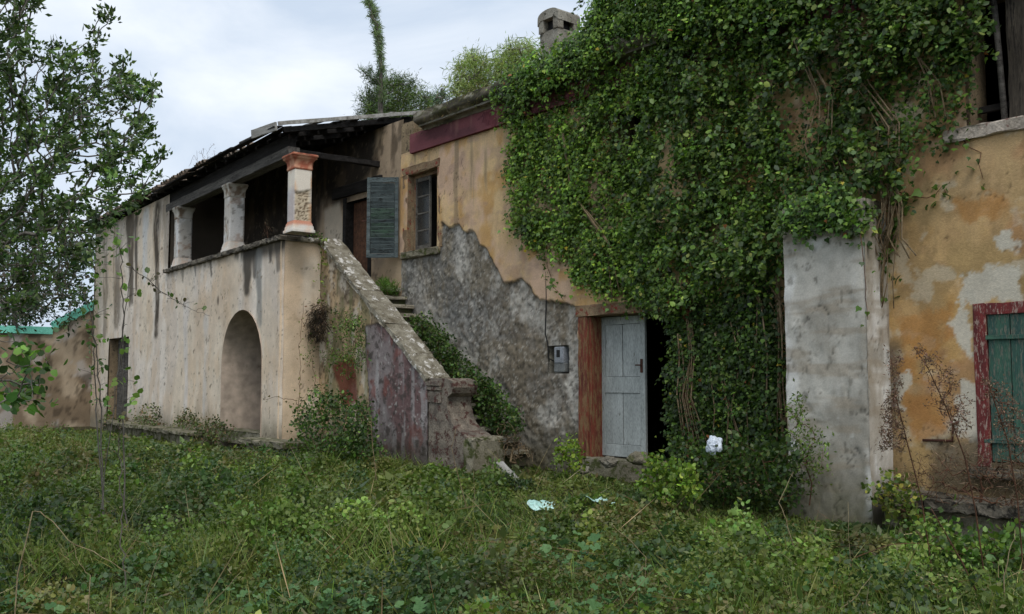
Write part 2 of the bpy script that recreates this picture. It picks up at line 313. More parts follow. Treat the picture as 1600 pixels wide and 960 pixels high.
    g = g * np.array((0.86, 0.85, 0.83)); sd = poly_sd(wx, wz, GREY); m = sst(0.012, -0.012, sd)
    c = mixc(c, g, m)
    c = mixc(c, S(58, 52, 44), 0.75 * sst(0.05, 0.0, np.abs(sd)) * sst(0.4, 0.6, f3))  # dark rim paints in the shade under the peeled plaster edge
    low = sst(1.3, 0.3, z + 0.5 * (f2 - 0.5)); c = mixc(c, S(80, 76, 58), 0.75 * low * sst(0.3, 0.6, f4 + 0.1 * f3))  # damp foot of the wall, with contact shade painted in
    d = 0.045 * (1 - m) + 0.035 * (f1 - 0.5) + m * (0.05 * (f3 - 0.5) + 0.03 * (fbm(x * 20, z * 20, 2, 1) - 0.5) + 0.025 * (fbm(x * 5, z * 5, 3, 4) - 0.5)) + (1 - m) * 0.012 * (f2 - 0.5)
    return c, d
pf = lambda x, z, d: (x, -d, z)
# openings: window (upper left), doorway, upper window lost in the ivy, shuttered window, loggia
WX0, WX1 = W.Y(640, 330, 0)[0], W.Y(686, 330, 0)[0]; WZ0, WZ1 = W.Y(660, 391, 0)[2], W.Y(664, 268, 0)[2]
DX0, DX1, DZ0, DZ1 = W.Y(923, 600, 0)[0], 1.62, 0.46, W.Y(935, 494, 0)[2]
IX0, IX1, IZ0, IZ1 = W.Y(960, 200, 0)[0], W.Y(1022, 200, 0)[0], W.Y(990, 300, 0)[2], W.Y(990, 165, 0)[2]
GX0, GZ0, GZ1 = W.Y(1545, 550, 0)[0], W.Y(1545, 722, 0)[2], W.Y(1545, 492, 0)[2]; GX1 = GX0 + 1.15
LX0, LZ0 = W.Y(1512, 150, 0)[0], W.Y(1560, 196, 0)[2] + 0.02; LX1, LZ1 = 7.6, 5.75
MX0, MX1, MZ0, MZ1 = W.Y(856, 560, 0)[0], W.Y(889, 560, 0)[0], W.Y(872, 584, 0)[2], W.Y(872, 540, 0)[2]
holes = [(WX0, WX1, WZ0, WZ1), (DX0, DX1, 0.0, DZ1), (IX0, IX1, IZ0, IZ1), (GX0, GX1, GZ0, GZ1), (LX0, LX1, LZ0, LZ1), (MX0, MX1, MZ0, MZ1)]
ex = [v for h in holes for v in h[:2]]; ez = [v for h in holes for v in h[2:]]
grid('wall', lin(XL, XR, 0.025, ex), lin(0.0, ZC + 0.05, 0.025, ez), pf, paint_front, M['rubble'], house, holes)
def reveal(name, h, y1, mat, sides='lrtb', y0=0.0):
    a, b, e, f = h; t = 0.12; L = []
    if 'l' in sides: L.append((a - t, a, y0 + 0.04, y1, e - t, f + t))
    if 'r' in sides: L.append((b, b + t, y0 + 0.04, y1, e - t, f + t))
    if 't' in sides: L.append((a, b, y0 + 0.04, y1, f, f + t))
    if 'b' in sides: L.append((a, b, y0 + 0.04, y1, e - t, e))
    return boxes(name, L, mat, house)
M['reveal'] = mat_rough('reveal_plaster', S(150, 132, 104), S(116, 100, 80), S(84, 74, 60), 3, 7, 0.55)
for h in (holes[0], holes[2], holes[3], holes[4]): reveal('reveal', h, 0.45, M['reveal'])
reveal('reveal', holes[1], 0.45, M['reveal'], 'lrt')
reveal('reveal', holes[5], 0.16, M['stone'])
boxes('niche_back', [(MX0 - 0.1, MX1 + 0.1, 0.13, 0.17, MZ0 - 0.1, MZ1 + 0.1)], M['stone'], house)
# the shell that closes the rooms
BX0 = -19.0
boxes('end_wall', [(XR, XR + 0.4, 0.0, 7.0, 0, 6.6)], M['reveal'], house)
boxes('rear_wall', [(XL, XR, 7.0, 7.4, 0, 6.6)], M['reveal'], house)
boxes('cross_wall', [(XL - 0.05, XL + 0.35, 0.46, 7.0, 0, 6.6)], M['interior'], house)
boxes('room_wall', [(3.0, 3.2, 0.46, 7.0, 0, 6.6)], M['interior'], house)
boxes('upper_floor', [(XL, XR, 0.46, 7.0, 3.25, 3.45)], M['darkwood'], house)
boxes('ground_floor', [(XL, XR, 0.05, 7.0, 0.2, 0.44)], M['interior'], house)
# cornice, fascia, roof
def paint_fascia(x, z):
    f = fbm(x * 1.5, z * 4, 5, 3); s = fbm(x * 7, z * 1.2, 4, 2)
    c = np.broadcast_to(S(122, 74, 78), x.shape + (3,)).copy(); c = mixc(c, S(98, 62, 66), sst(0.45, 0.6, f)); c = mixc(c, S(146, 108, 100), 0.5 * sst(0.58, 0.7, s)); return c, 0.01 * (f - 0.5)
ZF = W.Y(677, 198, -0.12)[2]
XF = W.Y(640, 230, -0.12)[0]
grid('fascia_band', lin(XF, XR, 0.05), lin(ZC - 0.02, ZF, 0.04), lambda x, z, d: (x, -0.12 - d, z), paint_fascia, M['paint'], house)
boxes('wall_head', [(XL - 0.02, XF, -0.02, 0.3, ZC - 0.02, ZF + 0.3)], M['reveal'], house)
boxes('fascia_return', [(XF + 0.0, XR, -0.118, 0.1, ZC - 0.02, ZF)], M['purple'], house)
ZK = W.Y(695, 161, -0.34)[2]
def paint_corn(x, z):
    f = fbm(x * 2, z * 4, 5, 1); g = fbm(x * 8, z * 8, 4, 2)
    c = np.broadcast_to(S(128, 120, 106), x.shape + (3,)).copy(); c = mixc(c, S(78, 74, 62), sst(0.42, 0.6, f)); c = mixc(c, S(88, 90, 56), 0.7 * sst(0.52, 0.62, g)); c = mixc(c, S(170, 164, 150), 0.7 * sst(0.62, 0.7, g)); return c, 0.08 * (g - 0.5)
XK = W.Y(648, 200, -0.34)[0]
grid('cornice', lin(XK, XR, 0.04), np.linspace(0, 1, 16), lambda x, t, d: (x, -0.14 - 0.24 * sst(0, 0.55, t) - 0.6 * d, ZF - 0.03 + (ZK - ZF + 0.03) * t + 0.35 * d), lambda x, t: paint_corn(x, ZF + t * 0.5), M['rubble'], house)
boxes('cornice_core', [(XK + 0.02, XR, -0.27, 0.45, ZF + 0.02, ZK - 0.03)], M['stone'], house)
V = [(XK, -0.32, ZK - 0.02), (XR + 0.3, -0.32, ZK - 0.02), (XR + 0.3, 3.6, ZK + 1.3), (XK, 3.6, ZK + 1.3), (XR + 0.3, 7.6, ZK - 0.02), (XK, 7.6, ZK - 0.02)]
rf = link('roof', mesh('roof', V, [(0, 1, 2, 3), (3, 2, 4, 5)]), M['shelltile'], house)
sm = rf.modifiers.new('thickness', 'SOLIDIFY'); sm.thickness = 0.12
V = [(XL, 0.3, ZF), (XL, 3.6, ZK + 1.25), (XL, 7.2, ZF), (XR, 0.3, ZF), (XR, 3.6, ZK + 1.25), (XR, 7.2, ZF)]
for t_ in ((0, 1, 2), (3, 5, 4)): link('gable_wall', mesh('gable', [V[k_] for k_ in t_], [(0, 1, 2)]), M['reveal'], house)
# chimney
cq = W.Y(872, 60, 1.35); cx, cy = cq[0] - 0.24, 1.35 + 0.24; ctop = W.Y(872, 17, 1.55)[2]; h = 0.25
bm = bmesh.new(); bmbox(bm, cx - h, cx + h, cy - h, cy + h, ZK, ctop - 0.42, 0.015, 0.006)
me = bpy.data.meshes.new('chimney'); bm.to_mesh(me); bm.free(); ch = link('chimney', me, M['stone'], house)
e = h + 0.02
boxes('hole_shade_block', [(cx - 0.15, cx + 0.15, cy - 0.15, cy + 0.15, ctop - 0.43, ctop - 0.2)], M['black'], ch)  # black block added inside so the openings of the cap look dark
for b_ in [(cx + sx * e - (0.14 if sx > 0 else 0), cx + sx * e + (0.14 if sx < 0 else 0), cy + sy * e - (0.14 if sy > 0 else 0), cy + sy * e + (0.14 if sy < 0 else 0), ctop - 0.43, ctop - 0.16) for sx in (-1, 1) for sy in (-1, 1)]: boxes('chimney_post', [b_], M['stone'], ch, 0.01, 0.004)
P = [(cx - e - 0.01, ctop - 0.28), (cx - e - 0.01, ctop - 0.17)] + [(cx + (e + 0.01) * math.cos(t), ctop - 0.17 + 0.15 * math.sin(t) ** 0.7) for t in np.linspace(math.pi * 0.93, math.pi * 0.07, 11)] + [(cx + e + 0.01, ctop - 0.17), (cx + e + 0.01, ctop - 0.28), (cx + e - 0.07, ctop - 0.2), (cx - e + 0.07, ctop - 0.2)]
extrude_y('chimney_cap', P, cy - e - 0.012, cy + e + 0.012, M['stone'], ch)

# upper left window
win = boxes('window', [(WX0 - 0.03, WX0 + 0.05, 0.1, 0.15, WZ0, WZ1), (WX1 - 0.05, WX1 + 0.03, 0.1, 0.15, WZ0, WZ1), (WX0 + 0.05, WX1 - 0.05, 0.1, 0.15, WZ1 - 0.06, WZ1), (WX0 + 0.05, WX1 - 0.05, 0.1, 0.15, WZ0, WZ0 + 0.05)], M['frame'], house, 0.006)
boxes('lintel', [(WX0 - 0.22, WX1 + 0.1, -0.06, 0.14, WZ1, WZ1 + 0.16)], M['frame'], win, 0.02, 0.012, cuts=6)
boxes('sill', [(WX0 - 0.2, WX1 + 0.06, -0.09, 0.2, WZ0 - 0.13, WZ0 + 0.005)], M['stone_moss'], win, 0.025, 0.014, cuts=6)
boxes('jamb', [(WX0 - 0.17, WX0 + 0.0, -0.05, 0.2, WZ0, WZ1)], M['frame'], win, 0.012, 0.008, cuts=8)
boxes('jamb', [(WX1, WX1 + 0.1, -0.045, 0.2, WZ0, WZ1)], M['frame'], win, 0.012, 0.008, cuts=8)
mid = WX0 + 0.05 + (WX1 - WX0) * 0.46
cz = np.linspace(WZ0 + 0.08, WZ1 - 0.1, 5)
boxes('casement', [(WX0 + 0.05, WX0 + 0.09, 0.105, 0.145, WZ0 + 0.05, WZ1 - 0.06), (mid, mid + 0.035, 0.105, 0.145, WZ0 + 0.05, WZ1 - 0.06), (WX0 + 0.11, mid, 0.105, 0.145, WZ0 + 0.05, WZ0 + 0.12), (WX0 + 0.11, mid, 0.105, 0.145, WZ1 - 0.14, WZ1 - 0.06)] + [(WX0 + 0.11, mid, 0.112, 0.138, z - 0.014, z + 0.014) for z in cz[1:4]], M['casement'], win, 0.004)
for i in range(4): boxes('pane', [(WX0 + 0.11, mid, 0.122, 0.126, cz[i] + 0.02, cz[i + 1] - 0.02)], M['glass'], win)
# its left shutter, swung half open
hx, hz0, hz1 = WX0 - 0.24, W.Y(626, 403, -0.05)[2], W.Y(626, 278, -0.05)[2]
sw, sh = 0.62, hz1 - hz0
shut = link('shutter', bpy.data.meshes.new('shutter'), None, house, (hx, -0.10, hz0), (0, 0, math.radians(180 + 47)))
bm = bmesh.new()
for b in ((0, 0.07, -0.025, 0.025, 0, sh), (sw - 0.07, sw, -0.025, 0.025, 0, sh), (0.07, sw - 0.07, -0.025, 0.025, 0, 0.08), (0.07, sw - 0.07, -0.025, 0.025, sh - 0.1, sh)): bmbox(bm, *b, bev=0.006, jit=0.003)
bm.to_mesh(shut.data); bm.free(); shut.data.materials.append(M['slat'])
ns = 19
for i in range(ns):
    z = 0.1 + (sh - 0.22) * (i + 0.5) / ns
    o = boxes('slat', [(-(sw - 0.15) / 2, (sw - 0.15) / 2, -0.007, 0.007, -0.048, 0.048)], M['slatgreen'] if 4 <= i <= 11 and i != 8 else M['slat'], shut, 0.003, 0.002, (sw / 2, 0, z), (math.radians(-24 + random.uniform(-5, 5)), random.uniform(-0.012, 0.012), 0))
boxes('hook', [(sw - 0.02, sw + 0.1, -0.012, 0.012, sh * 0.45, sh * 0.45 + 0.03)], M['rust'], shut)

# doorway: red frame, one leaf shut
dl = boxes('door_frame', [(DX0 - 0.2, DX0 + 0.0, -0.07, 0.0, DZ0 - 0.1, DZ1)], M['redwood'], house, 0.012, 0.006, cuts=10)
boxes('door_frame', [(DX0 + 0.002, DX0 + 0.05, -0.04, 0.3, DZ0 - 0.02, DZ1)], M['redwood'], house, 0.008, 0.004, cuts=8)
boxes('door_frame', [(DX1, DX1 + 0.2, -0.07, 0.0, DZ0 - 0.1, DZ1)], M['redwood'], house, 0.012, 0.006, cuts=10)
boxes('door_lintel', [(DX0 - 0.24, DX1 + 0.24, -0.085, 0.0, DZ1 + 0.002, DZ1 + 0.17)], M['frame'], house, 0.014, 0.008, cuts=10)
boxes('threshold', [(DX0 - 0.05, DX1 + 0.05, -0.16, 0.3, DZ0 - 0.36, DZ0)], M['stone_moss'], house, 0.03, 0.012, cuts=8)
yd = 0.19; A = W.Y(938, 600, yd)[0]; B = W.Y(1008, 600, yd)[0]; z0, z1 = DZ0 + 0.015, DZ1 - 0.01; zm = z0 + (z1 - z0) * 0.5
door = boxes('door', [(A, A + 0.1, yd, yd + 0.045, z0, z1), (B - 0.1, B, yd, yd + 0.045, z0, z1), (A + 0.1, B - 0.1, yd, yd + 0.045, z0, z0 + 0.18), (A + 0.1, B - 0.1, yd, yd + 0.045, zm - 0.1, zm + 0.14), (A + 0.1, B - 0.1, yd, yd + 0.045, z1 - 0.12, z1)], M['doorgrey'], house, 0.005)
for (a, b) in ((z0 + 0.18, zm - 0.1), (zm + 0.14, z1 - 0.12)):
    k = (A + B) / 2
    for (l, r) in ((A + 0.1, k - 0.004), (k + 0.004, B - 0.1)): boxes('door_panel', [(l + 0.004, r - 0.004, yd + 0.016, yd + 0.036, a + 0.004, b - 0.004)], M['doorgrey'], door, 0.004)
boxes('lock_plate', [(B - 0.085, B - 0.04, yd - 0.012, yd, zm + 0.2, zm + 0.4)], M['rust'], door, 0.003)
boxes('handle', [(B - 0.15, B - 0.05, yd - 0.05, yd - 0.03, zm + 0.3, zm + 0.32)], M['rust'], door, 0.004)

# buttress beside the ivy
BA = W.Y(1227, 500, -0.52)[0]; BB = W.Y(1354, 500, -0.52)[0]; BZ = W.Y(1290, 318, -0.52)[2]
def paint_but(x, z):
    f = fbm(x * 2.2, z * 1.2, 5, 5); g = fbm(x * 9, z * 5, 4, 1, 0.6); b = fbm(x * 1.5, z * 9, 4, 2)
    c = np.broadcast_to(S(190, 186, 176), x.shape + (3,)).copy(); c = mixc(c, S(158, 153, 142), sst(0.40, 0.62, f)); c = mixc(c, S(218, 217, 212), 0.75 * sst(0.5, 0.66, fbm(x * 2.6 + 3, z * 1.1, 6, 6, 0.62))); c = mixc(c, S(152, 140, 122), 0.6 * sst(0.5, 0.66, b))
    cr = np.abs(fbm(x * 2.2 + 1, z * 1.4, 5, 7, 0.6) - 0.5); c = mixc(c, S(84, 80, 72), 0.7 * sst(0.010, 0.002, cr) * sst(0.45, 0.6, f)); c = mixc(c, S(96, 91, 80), 0.6 * sst(0.62, 0.74, fbm(x * 12, z * 7, 5, 1, 0.7)))
    c = mixc(c, S(104, 102, 78), 0.7 * sst(0.75, 0.05, z + 0.8 * (g - 0.5))); return c, 0.05 * (f - 0.5) + 0.03 * (g - 0.5) - 0.012 * sst(0.012, 0.0, cr)  # buttress foot: damp stain plus contact shade put into the colour
bx = lambda x, z, d: (x + 0.03 * (fbm(z * 4, x * 0 + 2, 4, 3) - 0.5) * (sst(BB - 0.1, BB, x) - sst(BA + 0.1, BA, x)), -0.52 - d + 0.03 * sst(BB - 0.05, BB, x) * fbm(z * 5, x * 0, 3, 2), z)
but = grid('buttress', lin(BA, BB, 0.025), lin(0, BZ, 0.025), bx, paint_but, M['paint'], house)
def paint_but2(y, z):
    c, d = paint_but(y + 7, z); f = fbm(y * 4, z * 0.9, 4, 3); return mixc(c, S(150, 138, 120), 0.6 * sst(0.4, 0.6, f)), d * 0.4
grid('buttress_side', lin(-0.52, 0.02, 0.03), lin(0, BZ, 0.03), lambda y, z, d: (BB + d - 0.012 * 0, y, z), paint_but2, M['paint'], but)
grid('buttress_side', lin(-0.52, 0.02, 0.06), lin(0, BZ, 0.06), lambda y, z, d: (BA - d, y, z), paint_but2, M['paint'], but)
boxes('buttress_top', [(BA, BB, -0.5, 0.0, BZ - 0.1, BZ)], M['stone_moss'], but)

# shuttered window on the right
gw = boxes('window', [(GX0 - 0.13, GX0, -0.05, 0.1, GZ0 - 0.05, GZ1 + 0.12), (GX1, GX1 + 0.13, -0.05, 0.1, GZ0 - 0.05, GZ1 + 0.12), (GX0, GX1, -0.05, 0.1, GZ1, GZ1 + 0.12)], M['redframe'], house, 0.01, 0.005, cuts=6)
npl = 5; pw = (GX1 - GX0) / npl
for i in range(npl):
    a = GX0 + i * pw
    boxes('plank', [(a + 0.006 + random.uniform(0, 0.006), a + pw - 0.004, -0.02 + random.uniform(-0.006, 0.004), 0.015, GZ0 + random.uniform(0, 0.03), GZ1 - 0.005)], M['greenwood'], gw, 0.004, 0.003, cuts=6)
for z in (GZ0 + 0.22, GZ1 - 0.24):
    boxes('strap_hinge', [(GX0 - 0.06, GX0 + 0.42, -0.05, -0.028, z - 0.022, z + 0.022)], M['greenwood'], gw, 0.004, 0.002)
boxes('sill', [(GX0 - 0.2, GX1 + 0.2, -0.12, 0.3, GZ0 - 0.16, GZ0 - 0.05)], M['darkcoping'], gw, 0.015, 0.01, cuts=6)
# loggia above it: ledge stones and timber posts
xs = LX0 - 0.25
for i in range(4):
    wd = random.uniform(0.75, 1.0)
    boxes('ledge_stone', [(xs + 0.006, xs + wd, -0.10, 0.4, LZ0 - 0.13, LZ0 + 0.01)], mat_rough('pale_ledge', S(196, 184, 170), S(160, 148, 134), S(120, 84, 76), 4, 8, 0.57, bump=0.6) if i == 0 else M['_ledge'], house, 0.02, 0.012, cuts=5)
    if i == 0: M['_ledge'] = bpy.data.materials['pale_ledge']
    xs += wd
M['oldpost'] = mat_rough('old_post', S(86, 78, 68), S(62, 56, 49), S(44, 40, 36), 5, 12, 0.55, stretch=(3, 3, 0.3), bump=0.5)
q = W.Y(1590, 100, 0.18)[0]
boxes('timber_post', [(q - 0.07, q + 0.17, 0.1, 0.32, LZ0 - 0.02, LZ1)], M['oldpost'], house, 0.015, 0.008, cuts=6)
q = W.Y(1568, 100, 0.2)[0]
link('timber_brace', tube_mesh('brace', [(q + 0.03, 0.12, LZ0), (q - 0.02, 0.16, LZ0 + 0.7), (q - 0.07, 0.18, LZ1)], 0.035, 6), M['greywood'], house)
boxes('rail', [(LX0 + 0.02, LX1, 0.2, 0.26, LZ0 + 0.2, LZ0 + 0.27)], M['darkwood'], house, 0.006)
boxes('ceiling', [(XL, XR, 0.46, 7.0, 6.3, 6.4)], M['darkwood'], house)
boxes('loggia_back', [(LX0 - 0.3, XR, 2.0, 2.1, 3.4, 6.6)], M['interior'], house)

# the frame and edge of the window lost in the ivy
boxes('window', [(IX1 - 0.08, IX1 - 0.02, -0.06, -0.02, IZ0 + 0.05, IZ1 - 0.35)], M['palewood'], house, 0.005)

# ------------------------------------------------------------------ porch wing
o0 = W.Y(441, 372, -2.0)
PF = Frame(o0[0], -2.0, 0, math.radians(-3.5))
porch = thing('porch_wing', 'beige plastered wing with arch and open columned porch upstairs', 'porch', PF)
LZ = PF.Y(441, 374, 0)[2]                   # top of the parapet wall
PX_L = PF.Y(142, 600, 0)[0]; PX_S = PF.Y(262, 420, 0)[0]
ROOF_Z = PF.Y(300, 268, -0.35)[2]
def PP(*pts): return [(PF.Y(a, b, 0)[0], PF.Y(a, b, 0)[2]) for a, b in pts]
def streaks(x, z, L, c):
    for (p, q, w0, w1, a, colr) in L:
        P_, Q_ = PP(p)[0], PP(q)[0]
        wob = 1.6 * (fbm(x * 2.1, z * 1.1, 5, 3) - 0.5) * (w0 + 0.1)
        k_ = 2.1 if p[1] < 470 else 1.3
        d, t = seg_d(x + wob, z, P_, Q_); wd = (w0 + (w1 - w0) * t) * k_
        c = mixc(c, colr, a * sst(wd, wd * 0.35, d) * sst(0.25, 0.6, fbm(x * 3.5, z * 1.3, 5, 1, 0.6) + 0.12))
    return c
DKS = S(58, 54, 48)
STR = [((388, 395), (388, 452), 0.22, 0.10, 0.9, DKS), ((372, 394), (436, 376), 0.13, 0.2, 0.9, DKS), ((424, 380), (424, 405), 0.10, 0.05, 0.8, DKS), ((398, 390), (398, 430), 0.10, 0.06, 0.8, DKS), ((404, 400), (405, 505), 0.13, 0.07, 0.75, S(120, 122, 120)),
       ((437, 378), (436, 420), 0.10, 0.05, 0.6, DKS), ((330, 408), (332, 430), 0.06, 0.03, 0.7, DKS), ((305, 415), (306, 430), 0.06, 0.03, 0.6, DKS), ((285, 424), (286, 440), 0.08, 0.03, 0.5, DKS),
       ((245, 330), (244, 520), 0.20, 0.10, 0.95, S(66, 58, 48)), ((203, 350), (203, 470), 0.30, 0.12, 0.9, S(84, 74, 62)), ((213, 345), (213, 450), 0.16, 0.08, 0.85, DKS), ((183, 360), (183, 500), 0.26, 0.2, 0.7, S(96, 84, 68)), ((165, 380), (163, 520), 0.22, 0.18, 0.6, S(104, 92, 76)),
       ((228, 340), (226, 430), 0.20, 0.16, 0.9, S(212, 210, 206)), ((290, 480), (290, 640), 0.20, 0.16, 0.55, S(212, 208, 206)), ((322, 500), (320, 645), 0.16, 0.14, 0.55, S(210, 208, 204)), ((262, 480), (262, 640), 0.22, 0.2, 0.45, S(206, 190, 170)), ((258, 330), (262, 400), 0.3, 0.2, 0.6, S(110, 96, 78))]
A0, A1 = PF.Y(346, 600, 0)[0], PF.Y(409, 600, 0)[0]; AT = PF.Y(380, 484, 0)[2]; AR = (A1 - A0) / 2; AS = AT - AR * 0.98
def paint_porch(x, z):
    f1 = fbm(x * 0.9, z * 0.6, 5, 3); f2 = fbm(x * 3, z * 1.2, 5, 4); f3 = fbm(x * 10, z * 10, 4, 5, 0.65); st = fbm(x * 3.2, z * 0.25, 4, 6)
    wx = x + 0.5 * (fbm(x * 1.3, z * 0.8, 4, 1) - 0.5); st = fbm(wx * 1.6, z * 0.3, 5, 6); lg = fbm(x * 0.5 + 4, z * 0.35, 4, 2)
    c = np.broadcast_to(S(220, 205, 184), x.shape + (3,)).copy()
    c = mixc(c, S(208, 189, 166), sst(0.42, 0.62, f1)); c = mixc(c, S(226, 216, 204), 0.75 * sst(0.48, 0.62, lg)); c = mixc(c, S(222, 206, 184), 0.6 * sst(0.5, 0.7, st)); c = mixc(c, S(208, 184, 154), 0.5 * sst(0.55, 0.68, f2)); c = mixc(c, S(188, 168, 146), 0.35 * sst(0.46, 0.34, st))
    c = streaks(x, z, STR, c)
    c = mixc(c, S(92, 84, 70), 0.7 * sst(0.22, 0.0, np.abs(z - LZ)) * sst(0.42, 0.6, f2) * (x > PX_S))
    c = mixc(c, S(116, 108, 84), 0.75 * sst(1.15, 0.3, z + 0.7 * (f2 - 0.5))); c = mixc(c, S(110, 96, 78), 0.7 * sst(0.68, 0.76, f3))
    for (a, b) in ((452, 438), (341, 470)):
        q_ = PP((a, b))[0]; c = mixc(c, S(88, 76, 64), sst(0.09, 0.03, np.hypot(x - q_[0], (z - q_[1]) * 0.6)) * 0.8)
    return c, 0.05 * (f1 - 0.5) + 0.02 * (f2 - 0.5) + 0.004 * (f3 - 0.5)
SX0, SX1, SZ1 = PF.Y(168, 600, 0)[0], PF.Y(199, 600, 0)[0], PF.Y(185, 528, 0)[2]
def arch_warp(U, Z):
    inn = (U > A0 + 1e-4) & (U < A1 - 1e-4)
    k = np.clip(1 - ((U - (A0 + A1) / 2) / AR) ** 2, 0, 1); cz = AS + AR * np.sqrt(k) * 0.98
    top = AT + 0.35; t = np.clip((Z - AS) / (top - AS), 0, 1)
    return np.where(inn & (Z >= AS - 1e-6) & (Z <= top), cz + (top - cz) * t, Z)
zs = lin(0, LZ, 0.03, (AS, AT + 0.35, SZ1))
us = lin(PX_S, 0, 0.03, (A0, A1))
ph = lambda x, z, d: (x, -d + 0.10 * sst(-0.14, 0.0, x) ** 2 * 0.6, z)
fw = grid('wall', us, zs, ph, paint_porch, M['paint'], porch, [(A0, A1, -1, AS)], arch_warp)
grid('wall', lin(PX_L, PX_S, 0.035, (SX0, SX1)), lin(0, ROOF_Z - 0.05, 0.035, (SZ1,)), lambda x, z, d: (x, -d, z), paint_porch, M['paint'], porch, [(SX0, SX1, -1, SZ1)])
RET = 0.86
def paint_ret(y, z):
    c, d = paint_porch(y * 0.9 + 20, z); f = fbm(y * 2, z * 0.8, 4, 2)
    c = mixc(c, S(216, 190, 158), 0.7 * sst(0.4, 0.6, f)); c = mixc(c, S(96, 88, 70), 0.75 * sst(0.45, 0.9, y) * sst(1.2, 2.6, z) * sst(3.6, 2.9, z) * sst(0.4, 0.6, fbm(y * 4, z * 3, 4, 6)))
    return c, d
grid('return_wall', lin(0, 2.1, 0.03), lin(0, LZ, 0.03), lambda y, z, d: (d - 0.06 * sst(0.14, 0.0, y) ** 2, y, z), paint_ret, M['paint'], porch, [(RET, 3, 3.38, 9)])
# the vaulted passage behind the arch
vp = []; nv = 14
prof = [(A0, 0.0), (A0, AS)] + [((A0 + A1) / 2 - AR * math.cos(t), AS + AR * 0.98 * math.sin(t)) for t in np.linspace(0.12, math.pi - 0.12, nv)] + [(A1, AS), (A1, 0.0)]
ypos = [-0.012, 0.06, 0.4, 0.9, 1.5, 2.05]
V = [(x, y, z) for y in ypos for x, z in prof]; k = len(prof)
FQ = [(j * k + i, j * k + i + 1, (j + 1) * k + i + 1, (j + 1) * k + i) for j in range(len(ypos) - 1) for i in range(k - 1)]
M['vault'] = mat_rough('vault_plaster', S(198, 180, 162), S(180, 164, 148), S(168, 150, 132), 1.4, 3, 0.62, bump=0.08, fine=5)
link('vault', mesh('vault', V, FQ, True), M['vault'], fw)
boxes('vault_end', [(A0 - 0.1, A1 + 0.1, 2.0, 2.1, 0, AT + 0.2)], M['vault'], fw)
ar = boxes('arch_step', [(A0 + 0.02, A1 - 0.02, -0.02, 0.5, 0.3, 0.56)], M['stone_moss'], fw, 0.02, 0.01)
# small door at the far end
boxes('reveal', [(SX0 - 0.1, SX0, 0.04, 0.45, 0.3, SZ1 + 0.1), (SX1, SX1 + 0.1, 0.04, 0.45, 0.3, SZ1 + 0.1), (SX0, SX1, 0.04, 0.45, SZ1, SZ1 + 0.1)], M['reveal'], porch)
sdoor = boxes('door', [(SX0 + 0.02, SX0 + (SX1 - SX0) * 0.48, 0.28, 0.32, 0.4, SZ1 - 0.02)], M['greywood'], porch, 0.006)
for i in range(3): boxes('plank', [(SX0 + 0.04 + i * 0.24, SX0 + 0.26 + i * 0.24, 0.262, 0.279, 0.42, SZ1 - 0.05)], M['greywood'], sdoor, 0.004)
boxes('door', [(SX0 + (SX1 - SX0) * 0.62, SX1 - 0.02, 0.25, 0.29, 0.4, SZ1 - 0.3)], mat_rough('blue_grey_door', S(104, 116, 130), S(84, 94, 106), S(120, 116, 108), 3, 8, 0.6), porch, 0.006)
# parapet coping and porch floor
FZ = 3.40
def coping(name, x0, x1, y0, y1, z0, z1, mat, par):
    return boxes(name, [(x0, x1, y0, y1, z0, z1)], mat, par, 0.025, 0.012, cuts=14)
xs = PX_S - 0.1
while xs < -0.02:
    x2 = min(0.07, xs + random.uniform(1.0, 1.5)); x2 = 0.07 if x2 > -0.5 else x2
    coping('coping', xs + 0.004, x2, -0.09, 0.34, LZ - 0.02, LZ + 0.075, M['darkcoping'], porch); xs = x2
coping('coping', -0.34, 0.078, 0.345, RET + 0.06, LZ - 0.02, LZ + 0.07, M['coping'], porch)
boxes('parapet_back', [(PX_S, -0.02, 0.16, 0.3, FZ - 0.02, LZ - 0.02), (-0.28, -0.03, 0.3, RET, FZ - 0.02, LZ - 0.02)], M['dark'], porch)
boxes('porch_floor', [(PX_S - 2, 0.0 - 0.04, 0.1, 2.3, FZ - 0.3, FZ)], M['interior'], porch)
boxes('end_wall', [(PX_L, PX_L + 0.3, 0.06, 6.0, 0, ROOF_Z - 0.1)], M['reveal'], porch)
grid('partition_wall', lin(0.06, 2.4, 0.1), lin(FZ, ROOF_Z, 0.1), lambda y, z, d: (PX_S - 0.04 + d, y, z), lambda y, z: (np.broadcast_to(S(88, 80, 70), y.shape + (3,)).copy(), 0.03 * fbm(y * 2, z * 2, 3, 2)), M['paint'], porch)  # even dark tone stands in for the shade of the porch
